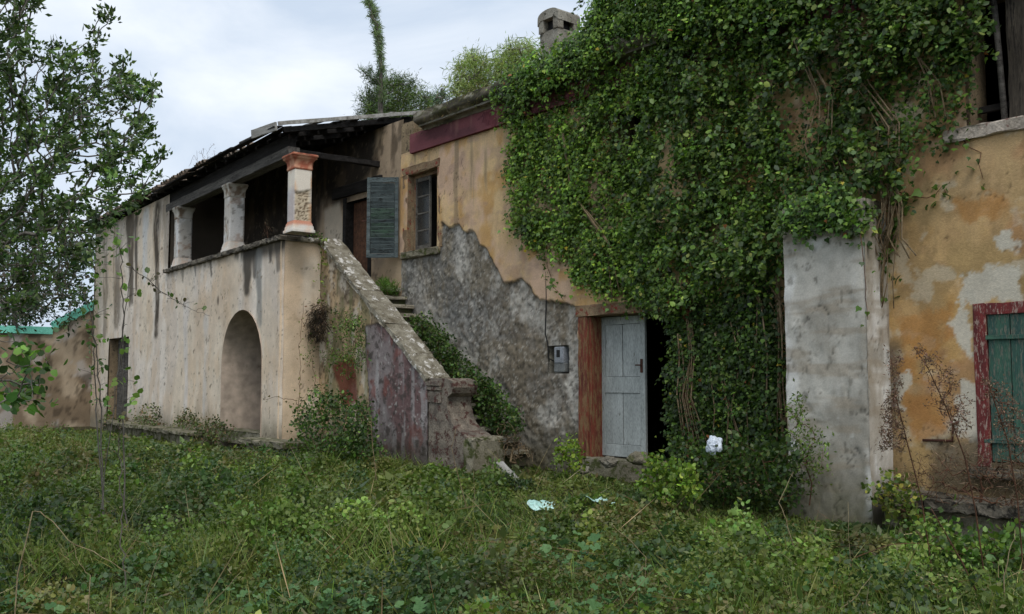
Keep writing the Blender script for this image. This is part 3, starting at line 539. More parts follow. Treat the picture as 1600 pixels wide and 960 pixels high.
# columns
def column(px, py, style):
    b = PF.Y(px, py, 0.0); x = b[0]; h = 0.165; y = 0.155; z0 = LZ + 0.075; z1 = BEAM
    if style == 'pilaster': x -= 0.05
    H = z1 - z0
    base = [(0.225, 0), (0.225, 0.05), (0.205, 0.06), (0.2, 0.12), (0.19, 0.13), (0.186, 0.17), (0.172, 0.19), (h, 0.22)]
    shaft = [(h, 0.22 + (H - 0.52) * t) for t in np.linspace(0, 1, 40)]
    fl = 1.0 if style == 'corner' else 0.6
    cap = [(h + 0.002, H - 0.3), (0.182, H - 0.29), (0.186, H - 0.262), (0.178, H - 0.25), (0.18, H - 0.2), (0.19, H - 0.15), (0.215, H - 0.105), (0.24, H - 0.09), (0.24, H - 0.055), (0.255, H - 0.05), (0.255, H - 0.015), (0.235, H)]
    cap = [(h + (r_ - h) * fl, t_) for r_, t_ in cap]; base = [(h + (r_ - h) * (0.5 + 0.5 * fl), t_) for r_, t_ in base]
    def sq(name, prof, mat, par, fn):
        n = 9; V = []; Cc = []
        for r, t in prof:
            for s in range(4):
                for j in range(n):
                    u = -1 + 2 * j / n; a = {0: (u, -1), 1: (1, u), 2: (-u, 1), 3: (-1, -u)}[s]
                    V.append((x + a[0] * r, y + a[1] * r, z0 + t)); Cc.append((s, u * r, t))
        m_ = 4 * n; Q = [(i * m_ + j, i * m_ + (j + 1) % m_, (i + 1) * m_ + (j + 1) % m_, (i + 1) * m_ + j) for i in range(len(prof) - 1) for j in range(m_)]
        V = np.array(V); Cc = np.array(Cc); c, d = fn(Cc[:, 0] * 3.1 + Cc[:, 1] + px, Cc[:, 2], Cc[:, 0]); cen = np.array((x, y)); dirs = V[:, :2] - cen; V[:, :2] += dirs / np.abs(dirs).max(1, keepdims=True) * d[:, None]
        me = npmesh(name, V, Q, c); return link(name, me, mat, par)
    def fs(u, t, s):
        f = fbm(u * 3, t * 2, 5, 2); g = fbm(u * 12, t * 12, 4, 3, 0.6)
        if style == 'corner':
            c = np.broadcast_to(S(232, 222, 206), u.shape + (3,)).copy(); c = mixc(c, S(220, 176, 136), sst(0.5, 0.62, f)); c = mixc(c, S(190, 188, 190), 0.8 * (s == 0) * sst(H * 0.62, H * 0.5, t))  # front face painted greyer low down, as the side turned from the light
            pe = sst(0.0, 0.03, H * 0.53 - t + 0.14 * (fbm(u * 4, t * 2, 3, 6) - 0.5)) * (s == 1)
            ly = 0.5 + 0.5 * np.sin(t * 88 + 16 * g + 3 * np.sin(u * 9)); c = mixc(c, S(206, 190, 164), pe); c = mixc(c, S(122, 104, 84), pe * sst(0.75, 0.95, ly * 0.8 + 0.4 * g)); return c, -0.022 * pe - 0.02 * pe * ly + 0.004 * g
        c = np.broadcast_to(S(196, 190, 180), u.shape + (3,)).copy(); c = mixc(c, S(220, 218, 214), sst(0.45, 0.6, f)); c = mixc(c, S(160, 128, 104), 0.6 * sst(0.58, 0.66, fbm(u * 5, t * 5, 5, 5, 0.65))); c = mixc(c, S(110, 102, 92), 0.7 * sst(0.58, 0.68, g)); return c, 0.012 * (g - 0.5)
    def fc(u, t, s):
        g = fbm(u * 8, t * 10, 4, 3, 0.6)
        if style != 'corner': c = np.broadcast_to(S(196, 190, 178), u.shape + (3,)).copy(); return mixc(c, S(134, 116, 98), sst(0.48, 0.62, g)), 0.008 * (g - 0.5)
        c = np.broadcast_to(S(166, 98, 76), u.shape + (3,)).copy(); c = mixc(c, S(196, 146, 118), sst(0.5, 0.62, g)); c = mixc(c, S(110, 66, 50), sst(0.42, 0.34, g)); return c, 0.01 * (g - 0.5)
    def fb(u, t, s):
        g = fbm(u * 8, t * 10, 4, 1, 0.6); c = np.broadcast_to(S(206, 186, 168), u.shape + (3,)).copy(); c = mixc(c, S(204, 198, 188), sst(0.35, 0.55, g))
        if style == 'corner': c = mixc(c, S(196, 122, 90), sst(0.12, 0.15, t) * 0.8)
        return c, 0.008 * (g - 0.5)
    s_ = sq('column', shaft, M['paint'], porch, fs); sq('capital', cap, M['paint'], s_, fc); sq('column_base', base, M['paint'], s_, fb)
BEAM = PF.Y(452, 244, 0.0)[2]
column(455, 362, 'corner'); column(354, 392, 'mid'); column(276, 412, 'pilaster')
# beams and roof timbers
RX = 0.42                                    # right edge of the porch roof
boxes('beam', [(PX_S - 0.3, 0.2, 0.0, 0.24, BEAM, BEAM + 0.2)], M['greywood'], porch, 0.012, 0.008, cuts=16)
boxes('wall_plate', [(PX_S - 0.5, 0.12, 0.03, 0.2, BEAM + 0.203, ROOF_Z - 0.02)], M['darkwood'], porch, 0.01, 0.006, cuts=10)
boxes('tie_beam', [(0.02, 0.13, 0.26, 2.15, BEAM + 0.08, BEAM + 0.19)], M['darkwood'], porch, 0.012, 0.01, cuts=8)
SL = 0.235                                   # rise of the porch roof per metre
def rz_(y): return ROOF_Z + SL * (y + 0.35)
sl = math.atan(SL)
rlen = 3.2 / math.cos(sl)
for i, x in enumerate(np.arange(RX - 0.12, PX_L - 0.2, -0.62)):
    boxes('rafter', [(-0.045, 0.045, 0, rlen, -0.1, 0)], M['darkwood'], porch, 0.006, 0.004, (x + random.uniform(-0.05, 0.05), -0.16, rz_(-0.16)), (sl, 0, random.uniform(-0.02, 0.02)))
bw = 0.2; nb = int(rlen / bw); proof = None
for j in range(nb):
    x = RX + random.uniform(-0.1, 0.08)
    while x > PX_L - 0.2:
        L = random.uniform(2.2, 3.6); a = max(PX_L - 0.3, x - L)
        if x > -0.3 and j in (4, 7, 9): x -= random.uniform(0.9, 1.4); continue
        y = -0.36 + (j * bw) * math.cos(sl)
        boxes('roof_board', [(-(x - a) / 2 + 0.006, (x - a) / 2 - 0.006, 0.004, bw - random.uniform(0.006, 0.02), 0.002, 0.026)], M['darkwood'], porch, 0.0, 0.003, ((x + a) / 2, y + (random.uniform(-0.07, 0.03) if j == 0 else 0), rz_(y) + random.uniform(-0.006, 0.02) + 0.035 * math.sin((x + a) * 0.6)), (sl + random.uniform(-0.03, 0.03), random.uniform(-0.012, 0.012), random.uniform(-0.012, 0.012))); x = a
for (xa, xb, yy, tl) in ((-1.5, -0.5, -0.3, 0.05), (-2.6, -1.6, -0.24, -0.04), (-0.4, 0.45, 0.5, 0.06), (-0.9, 0.3, 1.2, -0.05), (-4.2, -3.1, -0.33, 0.05), (-0.6, 0.5, 2.0, 0.04), (-3.4, -2.6, -0.3, -0.06), (-5.6, -4.7, -0.34, 0.04), (-0.75, 0.1, -0.36, -0.05)):
    boxes('loose_board', [(-(xb - xa) / 2, (xb - xa) / 2, 0, 0.19, 0.0, 0.022)], M['palewood' if xa > -1 else 'greywood'], porch, 0.003, 0.006, ((xa + xb) / 2, yy, rz_(yy) + 0.07), (sl + random.uniform(-0.1, 0.1), random.uniform(-0.03, 0.03), tl), cuts=5)
fb = PF.Y(470, 200, -0.36)
boxes('fascia_board', [(-0.55, 0.42, -0.02, 0.012, -0.09, 0.07)], M['palewood'], porch, 0.004, 0.006, (RX - 0.38, -0.385, ROOF_Z + 0.03), (0.1, 0.03, 0.1), cuts=4)
for k, (y0, y1, dz) in enumerate(((-0.3, 1.2, 0.075), (1.1, 2.9, 0.065))):
    boxes('barge_board', [(-0.015, 0.015, 0, (y1 - y0) / math.cos(sl), -0.02, 0.05)], M['palewood'], porch, 0.003, 0.004, (RX + 0.02 + 0.035 * k, y0, rz_(y0) + dz - 0.03), (sl, 0, 0), cuts=6)
# clay tiles: the courses near the eaves one by one, the rest beyond joined
def tile_mesh(L=0.45, r0=0.085, r1=0.07):
    V = []; n = 6
    for (y, r) in ((0, r0), (L, r1)):
        for t_ in (0, 0.014):
            for i in range(n + 1): t = math.pi * i / n; V.append(((r - t_) * math.cos(t), y, (r - t_) * math.sin(t) * 0.85))
    k = n + 1; Q = []
    for i in range(n): Q += [(i, i + 1, 2 * k + i + 1, 2 * k + i), (k + i + 1, k + i, 3 * k + i, 3 * k + i + 1), (i + 1, i, k + i, k + i + 1), (2 * k + i, 2 * k + i + 1, 3 * k + i + 1, 3 * k + i)]
    return mesh('tile', V, Q, True)
TM = tile_mesh(); TM.materials.append(M['tile'])
for row in range(3):
    for x in np.arange(-1.6, PX_L - 0.3, -0.2):
        if random.random() < (0.5 if x > -4.6 else 0.12) or (x > -3.2 and row == 0): continue
        y = -0.42 + row * 0.38 + random.uniform(-0.03, 0.02)
        o = link('tile', TM, None, porch, (x + random.uniform(-0.02, 0.02), y, rz_(y) + 0.03 + 0.012 * (row > 0)), (sl + random.uniform(-0.02, 0.05), random.uniform(-0.05, 0.05), random.uniform(-0.06, 0.06)))
V = []; Q = []
xx = np.arange(-1.8, PX_L - 0.3, -0.05); zz = 0.05 + 0.04 * np.sin(xx * 2 * math.pi / 0.2)
for y in (0.75, 2.75): V += [(x, y, rz_(y) + 0.04 + z) for x, z in zip(xx, zz)]
k = len(xx); Q = [(i, i + 1, k + i + 1, k + i) for i in range(k - 1)]
link('tile_field', mesh('tile_field', V, Q, True), M['tile'], porch)
# roof and walls of the wing behind the porch
yb = 2.75
V = [(PX_L - 0.3, yb, rz_(yb) + 0.02), (-0.2, yb, rz_(yb) + 0.02), (-0.2, 5.0, rz_(5.0)), (PX_L - 0.3, 5.0, rz_(5.0)), (-0.2, 9.0, 5.5), (PX_L - 0.3, 9.0, 5.5)]
rf = link('roof', mesh('roof', V, [(0, 1, 2, 3), (3, 2, 4, 5)]), M['shelltile'], porch); sm = rf.modifiers.new('thickness', 'SOLIDIFY'); sm.thickness = 0.1
boxes('rear_wall', [(PX_L, 0.3, 8.4, 8.7, 0, 5.6)], M['reveal'], porch)
boxes('room_floor', [(PX_L + 0.3, 0.5, 2.3, 8.4, FZ - 0.3, FZ - 0.02)], M['interior'], porch)
boxes('room_wall', [(PX_L + 0.3, 0.5, 4.6, 4.8, 0, 7.1)], M['interior'], porch)

# back wall of the porch (same plane as the house front)
def paint_back(x, z):
    f1 = fbm(x * 1.2, z * 0.9, 5, 3); f2 = fbm(x * 4, z * 1.4, 5, 4); f3 = fbm(x * 9, z * 9, 4, 5, 0.65)
    c = np.broadcast_to(S(196, 172, 142), x.shape + (3,)).copy(); c = mixc(c, S(170, 150, 126), sst(0.45, 0.6, f1))
    dk = sst(0.15, -0.25, poly_sd(x + 0.5 * (f2 - 0.5), z, PW((440, 150), (588, 190), (590, 262), (560, 300), (528, 330), (505, 320), (480, 460), (300, 460), (300, 150))))  # stained area, deepened to paint in the shade under the porch roof
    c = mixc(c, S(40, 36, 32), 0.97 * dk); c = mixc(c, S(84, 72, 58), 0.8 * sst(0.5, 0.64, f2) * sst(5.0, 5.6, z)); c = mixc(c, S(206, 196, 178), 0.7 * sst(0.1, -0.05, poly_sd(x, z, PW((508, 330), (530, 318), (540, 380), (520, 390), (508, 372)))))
    c = mixc(c, S(110, 98, 84), 0.7 * sst(0.64, 0.74, f3)); return c, 0.03 * (f1 - 0.5) + 0.01 * (f3 - 0.5)
B1, B0 = W.Y(577, 360, 0)[0], W.Y(541, 360, 0)[0]; BZ1 = W.Y(560, 312, 0)[2]
E0 = PF.Y(318, 380, 2.2)[0] + o0[0]; E1 = E0 + 0.95
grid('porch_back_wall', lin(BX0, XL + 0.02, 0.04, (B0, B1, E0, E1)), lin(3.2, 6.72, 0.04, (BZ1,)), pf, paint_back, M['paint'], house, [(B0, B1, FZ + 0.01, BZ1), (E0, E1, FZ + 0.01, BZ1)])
boxes('lower_back_wall', [(BX0, XL, 0.05, 0.3, 0, 3.25)], M['dark'], house)
fd = boxes('door_frame', [(B0 - 0.11, B0 + 0.02, -0.03, 0.2, FZ, BZ1 + 0.1), (B1 - 0.02, B1 + 0.09, -0.03, 0.2, FZ, BZ1 + 0.1)], M['darkwood'], house, 0.01, 0.005)
boxes('door_lintel', [(B0 - 0.5, B1 + 0.5, -0.07, 0.2, BZ1 + 0.12, BZ1 + 0.36)], M['darkwood'], house, 0.015, 0.01, cuts=6)
boxes('door', [(B0 + 0.03, B1 - 0.03, 0.16, 0.2, FZ + 0.02, BZ1)], M['brownstem'], house, 0.006)

# ------------------------------------------------------------------ outdoor staircase
YO, YI = -1.2, -0.86                          # outer and inner face of its parapet
st = thing('staircase', 'stone outdoor stairs with sloping parapet leading up to the porch', 'staircase', loc=(0, 0, 0))
T0 = W.Y(503, 379, YO); T1 = W.Y(668, 594, YO); slope = (T1[2] - T0[2]) / (T1[0] - T0[0])
NX = W.Y(671, 660, YO)[0]
def ptop(x): return T0[2] + slope * (x - T0[0])
PR = lambda *p: [(W.Y(a, b, YO)[0], W.Y(a, b, YO)[2]) for a, b in p]
GREYP = PR((572, 512), (590, 505), (612, 500), (640, 540), (676, 590), (676, 760), (590, 760), (580, 640))
REDP = PR((520, 570), (552, 560), (560, 630), (535, 640)); 
def paint_par(x, z):
    f1 = fbm(x * 1.6, z * 1.3, 5, 2); f2 = fbm(x * 5, z * 3, 5, 4); f3 = fbm(x * 11, z * 11, 4, 5, 0.68); vs = fbm(x * 7, z * 0.8, 4, 1)
    wx = x + 0.16 * (f2 - 0.5); wz = z + 0.16 * (f1 - 0.5)
    c = np.broadcast_to(S(190, 164, 130), x.shape + (3,)).copy(); c = mixc(c, S(150, 134, 110), sst(0.42, 0.6, f1)); c = mixc(c, S(206, 196, 180), 0.7 * sst(0.54, 0.64, f2)); c = mixc(c, S(92, 78, 62), 0.8 * sst(0.56, 0.66, f3)); c = mixc(c, S(110, 112, 74), 0.5 * sst(0.5, 0.62, vs))
    c = mixc(c, S(110, 56, 42), 0.9 * sst(0.06, -0.05, poly_sd(wx, wz, REDP)))
    g = np.broadcast_to(S(134, 124, 122), x.shape + (3,)).copy(); g = mixc(g, S(108, 82, 80), 0.85 * sst(0.46, 0.6, f1)); g = mixc(g, S(160, 156, 154), 0.7 * sst(0.52, 0.66, vs)); g = mixc(g, S(72, 66, 62), 0.8 * sst(0.54, 0.66, f3)); g = mixc(g, S(176, 172, 166), 0.7 * sst(0.68, 0.76, fbm(x * 14, z * 14, 3, 6, 0.7))); g = mixc(g, S(124, 74, 66), 0.6 * sst(0.6, 0.7, f2))
    sd = poly_sd(wx, wz, GREYP); m = sst(0.012, -0.012, sd); c = mixc(c, g, m); c = mixc(c, S(46, 40, 34), 0.8 * sst(0.05, 0.01, np.abs(sd)))  # dark rim: crack plus shade painted along the edge of the plaster
    c = mixc(c, S(60, 56, 44), 0.6 * sst(0.9, 0.3, z)); return c, 0.04 * m + 0.02 * (f3 - 0.5) + 0.03 * (f1 - 0.5)
tt = np.linspace(0, 1, 110)
U0 = T0[0] - 0.35
par = grid('parapet', lin(U0, NX, 0.024), tt, lambda x, z, d: (x, YO - d, z), paint_par, M['rubble'], st, (), lambda U, T: T * np.minimum(ptop(U), ptop(T0[0]) + 0.0 * U))
P = [(U0, 0.1), (NX, 0.1), (NX, ptop(NX) - 0.01), (T0[0], ptop(T0[0]) - 0.01), (U0, ptop(T0[0]) - 0.01)]
extrude_y('parapet_core', P, YO + 0.04, YI, M['stone'], par)
# sloping coping in slabs
dx, dz = (T1[0] - T0[0]), (T1[2] - T0[2]); LL = math.hypot(dx, dz); ang = math.atan2(-dz, dx); s0 = -0.06
for L in (1.0, 0.92, 1.1, 0.9, LL + 0.12 - 3.92):
    if L < 0.15: continue
    boxes('coping_slab', [(0.004, L - 0.002, YO - 0.075, YI + 0.075, -0.015, 0.085)], M['coping'], st, 0.02, 0.012, (T0[0] + s0 * math.cos(ang), random.uniform(-0.012, 0.012), ptop(T0[0]) - s0 * math.sin(ang) + random.uniform(-0.006, 0.006)), (0, ang, 0), cuts=8); s0 += L
boxes('coping_slab', [(U0 - 0.1, T0[0] - 0.06, YO - 0.075, YI + 0.075, ptop(T0[0]) - 0.015, ptop(T0[0]) + 0.075)], M['coping'], st, 0.02, 0.01, cuts=4)
# scrolled newel at the foot
P = PR((671, 740), (671, 592), (700, 592), (708, 596), (710, 606), (707, 615), (700, 621), (700, 634), (702, 648), (707, 662), (716, 673), (729, 681), (735, 690), (735, 750))
M['newel'] = mat_rough('newel_render', S(142, 132, 118), S(96, 88, 80), S(84, 58, 52), 5, 9, 0.53, bump=0.9)
def fine_profile(P, st=0.05):
    o = []
    for i in range(len(P)):
        p, q = P[i], P[(i + 1) % len(P)]; k = max(1, int(math.dist(p, q) / st)); o += [(p[0] + (q[0] - p[0]) * j / k, p[1] + (q[1] - p[1]) * j / k) for j in range(k)]
    return o
P = [(a + random.uniform(-0.008, 0.008), b + random.uniform(-0.008, 0.008)) for a, b in fine_profile(P)]
nw = extrude_y('newel', P, YO - 0.02, YI + 0.13, M['newel'], st)
for (za, zb, pr) in ((ptop(NX) - 0.05, ptop(NX) + 0.03, 0.05), (ptop(NX) - 0.12, ptop(NX) - 0.06, 0.035), (ptop(NX) - 0.32, ptop(NX) - 0.14, 0.02)):
    boxes('moulding', [(NX - 0.02, NX + 0.36, YO - 0.02 - pr, YO - 0.018, za, zb)], M['newel'], nw, 0.012, 0.006, cuts=4)
q0 = PR((733, 740))[0][0]; qz = PR((733, 686))[0][1]
boxes('end_block', [(q0 - 0.05, q0 + 0.22, YO - 0.09, YI + 0.2, 0.0, qz + 0.02)], M['stone_moss'], nw, 0.05, 0.02, cuts=4)
# steps
M['tread'] = mat_rough('worn_tread', S(168, 162, 146), S(128, 120, 104), S(92, 92, 64), 4, 7, 0.55, bump=0.6); M['riser'] = mat_rough('dark_riser', S(84, 80, 64), S(60, 58, 46), S(64, 70, 40), 4, 7, 0.5)  # risers a darker tone than the treads, with green spots
SZ0, SZ1s = 0.30, 3.38; nst = 17; tx0 = -5.75; tx1 = PR((735, 700))[0][0] - 0.05; run = (tx1 - tx0) / nst
for i in range(nst):
    z = SZ1s - (SZ1s - SZ0) * i / nst; x = tx0 + run * i
    o = boxes('step', [(x - 0.02, x + run + 0.06, YI + 0.002, -0.02, z - 0.065, z)], M['tread'], st, 0.014, 0.009, cuts=4)
    boxes('riser', [(x, x + run - 0.01, YI + 0.004, -0.022, z - 0.26, z - 0.06)], M['riser'], o, 0.0, 0.004)
P = [(-7.0, 0.1), (tx1, 0.1), (tx1, SZ0 - 0.2), (tx0, SZ1s - 0.22), (-7.0, SZ1s - 0.02)]
extrude_y('stair_core', P, YI + 0.01, -0.03, M['stone_moss'], st)
boxes('landing', [(-7.0, tx0 - 0.03, YI + 0.003, -0.015, SZ1s - 0.2, SZ1s + 0.01)], M['stone'], st, 0.01, 0.006)

# ------------------------------------------------------------------ low wall at the far left with its teal edge
q = PF.M @ Vector((PX_L + 0.05, 0.0, 0))
BF = Frame(q[0], q[1], 0, math.radians(-3.5))
bwall = thing('boundary_wall', 'brown stained plaster wall with sloping teal edge beside the wing', 'wall', BF)
tops = [BF.X(140, 482, 0), BF.X(82, 516, 0), BF.X(60, 518, 0)]
def btop(y): return np.interp(-y, [0, -tops[1][1], -tops[2][1], 9.0], [tops[0][2], tops[1][2], tops[2][2] - 0.02, tops[2][2] - 0.1])
def paint_bw(y, z):
    f = fbm(y * 0.9, z * 0.8, 5, 2); g = fbm(y * 4, z * 3, 4, 3)
    c = np.broadcast_to(S(172, 156, 134), y.shape + (3,)).copy(); c = mixc(c, S(128, 112, 92), sst(0.45, 0.58, f)); c = mixc(c, S(172, 166, 160), 0.8 * sst(0.58, 0.66, fbm(y * 1.7, z * 1.7, 4, 6))); c = mixc(c, S(74, 64, 52), 0.7 * sst(0.6, 0.7, g)); return c, 0.05 * (f - 0.5)
grid('wall', np.linspace(-7.5, 0, 130), np.linspace(0, 1, 40), lambda y, z, d: (d, y, z), paint_bw, M['paint'], bwall, (), lambda U, T: T * btop(U))
boxes('wall_core', [(-0.3, -0.03, -7.5, -0.02, 0, tops[2][2] - 0.25)], M['stone'], bwall)
V = []; ys = np.linspace(tops[1][1], 0.0, 30)
for (dx_, dzz, wv) in ((0.10, -0.02, 1), (0.10, 0.2, 0), (-0.25, 0.26, 0), (-0.25, 0.2, 0)):
    V += [(dx_, y, float(btop(y)) + dzz + wv * 0.018 * math.sin(y * 26)) for y in ys]
k = len(ys); link('teal_edge', mesh('teal', V, [(j * k + i, j * k + i + 1, ((j + 1) % 4) * k + i + 1, ((j + 1) % 4) * k + i) for j in range(4) for i in range(k - 1)]), M['teal'], bwall)
boxes('teal_edge', [(-0.2, 0.1, -7.5, tops[1][1] - 0.01, tops[2][2] - 0.08, tops[2][2] + 0.14)], M['teal'], bwall, 0.01, 0.008, cuts=10)

# ------------------------------------------------------------------ stone benches
def bench(px0, px1, py, yw, name, label, depth=0.5, z=None, fr=PF, thick=0.09, nsl=3, mat='stone_moss'):
    a = fr.Y(px0, py, yw); b = fr.Y(px1, py, yw); zt = z if z else b[2]
    o = thing(name, label, 'bench', loc=fr.M @ Vector(((a[0] + b[0]) / 2, yw, 0)), rz=fr.rz)
    h = (b[0] - a[0]) / 2; x = -h
    for i in range(nsl):
        x2 = x + 2 * h / nsl
        boxes('slab', [(x + 0.006, x2 - 0.004, 0, depth, zt - thick + random.uniform(-0.01, 0.01), zt + random.uniform(-0.012, 0.008))], M[mat], o, 0.02, 0.014, cuts=5); x = x2
    boxes('base', [(-h + 0.06, h - 0.06, 0.12, depth - 0.02, 0.05, zt - thick - 0.005)], M['stone_moss'], o, 0.02, 0.012, cuts=4); return o
bench(152, 292, 676, -0.62, 'stone_bench', 'long low stone ledge against the beige wing left of arch', 0.55, nsl=6)
bench(372, 442, 694, -0.62, 'stone_bench', 'short stone ledge in the weeds before the arch', 0.5, nsl=2)
rz0 = W.Y(1480, 782, -0.62)[2]
bench(1364, 1720, 782, -0.62, 'stone_bench', 'dark stone ledge running below the green shuttered window', 0.58, z=rz0, fr=W, thick=0.12, nsl=4, mat='darkcoping')

# ------------------------------------------------------------------ small things on the walls
mt = thing('electricity_meter', 'grey electricity meter sitting in the wall niche left of door', 'meter', loc=((MX0 + MX1) / 2 + 0.02, 0.05, MZ0))
hh = MZ1 - MZ0
boxes('case', [(-0.11, 0.11, -0.06, 0.07, 0.16, hh - 0.02)], M['metal'], mt, 0.02)
boxes('terminal_cover', [(-0.125, 0.125, -0.05, 0.07, 0.02, 0.17)], mat_rough('grey_bakelite', S(120, 122, 120), S(96, 98, 96), None, 5, rough=0.5), mt, 0.02)
boxes('dial_window', [(-0.05, 0.03, -0.064, -0.055, hh * 0.58, hh * 0.84)], M['black'], mt, 0.004)
c0 = W.Y(853, 425, -0.045); c1 = W.Y(852, 522, -0.045)
pts = [c0, c0 + Vector((0.01, 0, -0.4)), c1, c1 + Vector((0.08, -0.02, -0.15)), Vector((MX0 + 0.02, 0.0, MZ0 + hh * 0.55)), Vector((MX0 + 0.1, 0.03, MZ0 + hh * 0.45))]
tag(link('electric_cable', tube_mesh('cable', pts, 0.011, 6), M['black']), 'thin black cable running down the grey wall to the meter', 'cable')
c0 = W.Y(850, 522, -0.03)
p = [W.Y(1442, 688, -0.06), W.Y(1488, 689, -0.06), W.Y(1489, 664, -0.06), W.Y(1496, 660, -0.06), W.Y(1500, 658, 0.05)]
tag(link('rusty_pipe', tube_mesh('pipe', p, 0.014, 8), M['rust']), 'bent thin rusty pipe on the ochre wall left of green shutter', 'pipe')

# ------------------------------------------------------------------ vegetation helpers
def nrm(v): return v / (np.linalg.norm(v, axis=-1, keepdims=True) + 1e-9)
SHAPES = {
    'ivy': (np.array([(0, 0, 0), (0.36, -0.08, -0.06), (0.52, 0.28, -0.14), (0.22, 0.55, -0.04), (0, 1.0, -0.1), (-0.22, 0.55, -0.04), (-0.52, 0.28, -0.14), (-0.36, -0.08, -0.06)]), [(0, 1, 2, 3), (0, 3, 4, 5), (0, 5, 6, 7)]),
    'oval': (np.array([(0, 0, 0), (0.23, 0.45, -0.07), (0, 1, -0.06), (-0.23, 0.45, -0.07)]), [(0, 1, 2, 3)]),
    'broad': (np.array([(0, 0, 0), (0.34, 0.22, -0.08), (0.34, 0.62, -0.12), (0, 1, -0.1), (-0.34, 0.62, -0.12), (-0.34, 0.22, -0.08)]), [(0, 1, 2, 3), (0, 3, 4, 5)]),
    'needle': (np.array([(0.04, 0, 0), (0.05, 0.5, 0), (0, 1, 0), (-0.05, 0.5, 0)]), [(0, 1, 2, 3)]),
    'blade': (np.array([(0.014, 0, 0), (-0.014, 0, 0), (-0.012, 0.5, 0.06), (0.012, 0.5, 0.06), (0.0, 0.98, 0.34), (0.002, 1.0, 0.35)]), [(0, 1, 2, 3), (3, 2, 4, 5)]),
}
def leaf_mesh(name, P, Nn, A, size, col, shape):      # P base points, Nn face normals, A leaf axes
    T, Fs = SHAPES[shape]; n = len(P); k = len(T)
    A = nrm(A); Nn = nrm(Nn - A * (Nn * A).sum(1, keepdims=True)); R = np.cross(A, Nn); size = np.broadcast_to(np.asarray(size), (n,))
    V = P[:, None] + size[:, None, None] * (T[None, :, :1] * R[:, None] + T[None, :, 1:2] * A[:, None] + T[None, :, 2:] * Nn[:, None])
    Q = (np.array(Fs)[None] + (np.arange(n) * k)[:, None, None]).reshape(-1, 4)
    return npmesh(name, V.reshape(-1, 3), Q, np.repeat(np.clip(col, 0.004, 0.9), k, 0))
def rdir(n): return nrm(RNG.normal(size=(n, 3)))
def colors(n, pal, wts, jit=0.22):
    i = RNG.choice(len(pal), n, p=np.array(wts) / sum(wts)); c = np.array(pal)[i]; return c * np.exp(RNG.normal(0, jit, (n, 1))) * np.exp(RNG.normal(0, 0.06, (n, 3)))
def grow(trunk, att, lift=0.1, sub=3, bias=0.0):
    """skeleton: trunk polyline, then every attractor joined to the nearest node"""
    pos = [np.array(p, float) for p in trunk]; par_ = [-1] + list(range(len(trunk) - 1))
    b = pos[0]; att = sorted([np.array(a, float) for a in att], key=lambda a: np.min([np.linalg.norm(a - p) for p in pos[::2]])); ends = []
    buf = np.zeros((len(pos) + len(att) * sub + 5, 3)); buf[:len(pos)] = pos; n = len(pos); hd = np.zeros(len(buf)); 
    for i in range(1, n): hd[i] = hd[i - 1] + np.linalg.norm(buf[i] - buf[i - 1])
    for a in att:
        d = np.linalg.norm(buf[:n] - a, axis=1) + bias * hd[:n]; j = int(np.argmin(d)); p0 = buf[j].copy(); L = np.linalg.norm(a - p0)
        prev = j
        for s in range(1, sub + 1):
            t = s / sub; q = p0 + (a - p0) * t + np.array((0, 0, -lift * L * 4 * t * (1 - t))) + (RNG.normal(0, 0.05 * L, 3) if s < sub else 0)
            buf[n] = q; hd[n] = hd[prev] + L / sub; par_.append(prev); prev = n; n += 1
        ends.append(n - 1)
    return buf[:n], np.array(par_), ends
def skeleton_mesh(name, pos, par_, tip=0.004, power=0.42, sides=4, rmax=9):
    n = len(pos); cnt = np.ones(n); ch = np.zeros(n, int)
    for i in range(n - 1, 0, -1): ch[par_[i]] += 1
    cnt = (ch == 0).astype(float)
    for i in range(n - 1, 0, -1): cnt[par_[i]] += cnt[i]
    r = np.minimum(tip * cnt ** power, rmax); i = np.arange(1, n); a = pos[par_[i]]; b = pos[i]; d = nrm(b - a)
    h = np.where(np.abs(d[:, 2:]) < 0.9, np.array([[0, 0, 1.0]]), np.array([[1.0, 0, 0]])); u = nrm(np.cross(d, h)); v = np.cross(d, u); ra = np.minimum(r[par_[i]], r[i] * 1.7); V = []
    for (p_, rr) in ((a, ra), (b, r[i])):
        for k in range(sides):
            t = 2 * math.pi * k / sides; V.append(p_ + (u * math.cos(t) + v * math.sin(t)) * rr[:, None])
    V = np.stack(V, 1); m_ = len(i); base = (np.arange(m_) * 2 * sides)[:, None]
    Q = np.stack([np.concatenate([base + k, base + (k + 1) % sides, base + sides + (k + 1) % sides, base + sides + k], 1) for k in range(sides)], 1).reshape(-1, 4)
    return npmesh(name, V.reshape(-1, 3), Q, None, True)
def tuft_leaves(pos, par_, ends, per, spread, back=0.35):
    e = np.repeat(np.array(ends), per); a = pos[par_[e]]; b = pos[e]; d = nrm(b - a); n = len(e)
    t = 1 - back * 3 * RNG.random((n, 1)) ** 1.3; P = a + (b - a) * t + RNG.normal(0, spread, (n, 3)); return P, d, n
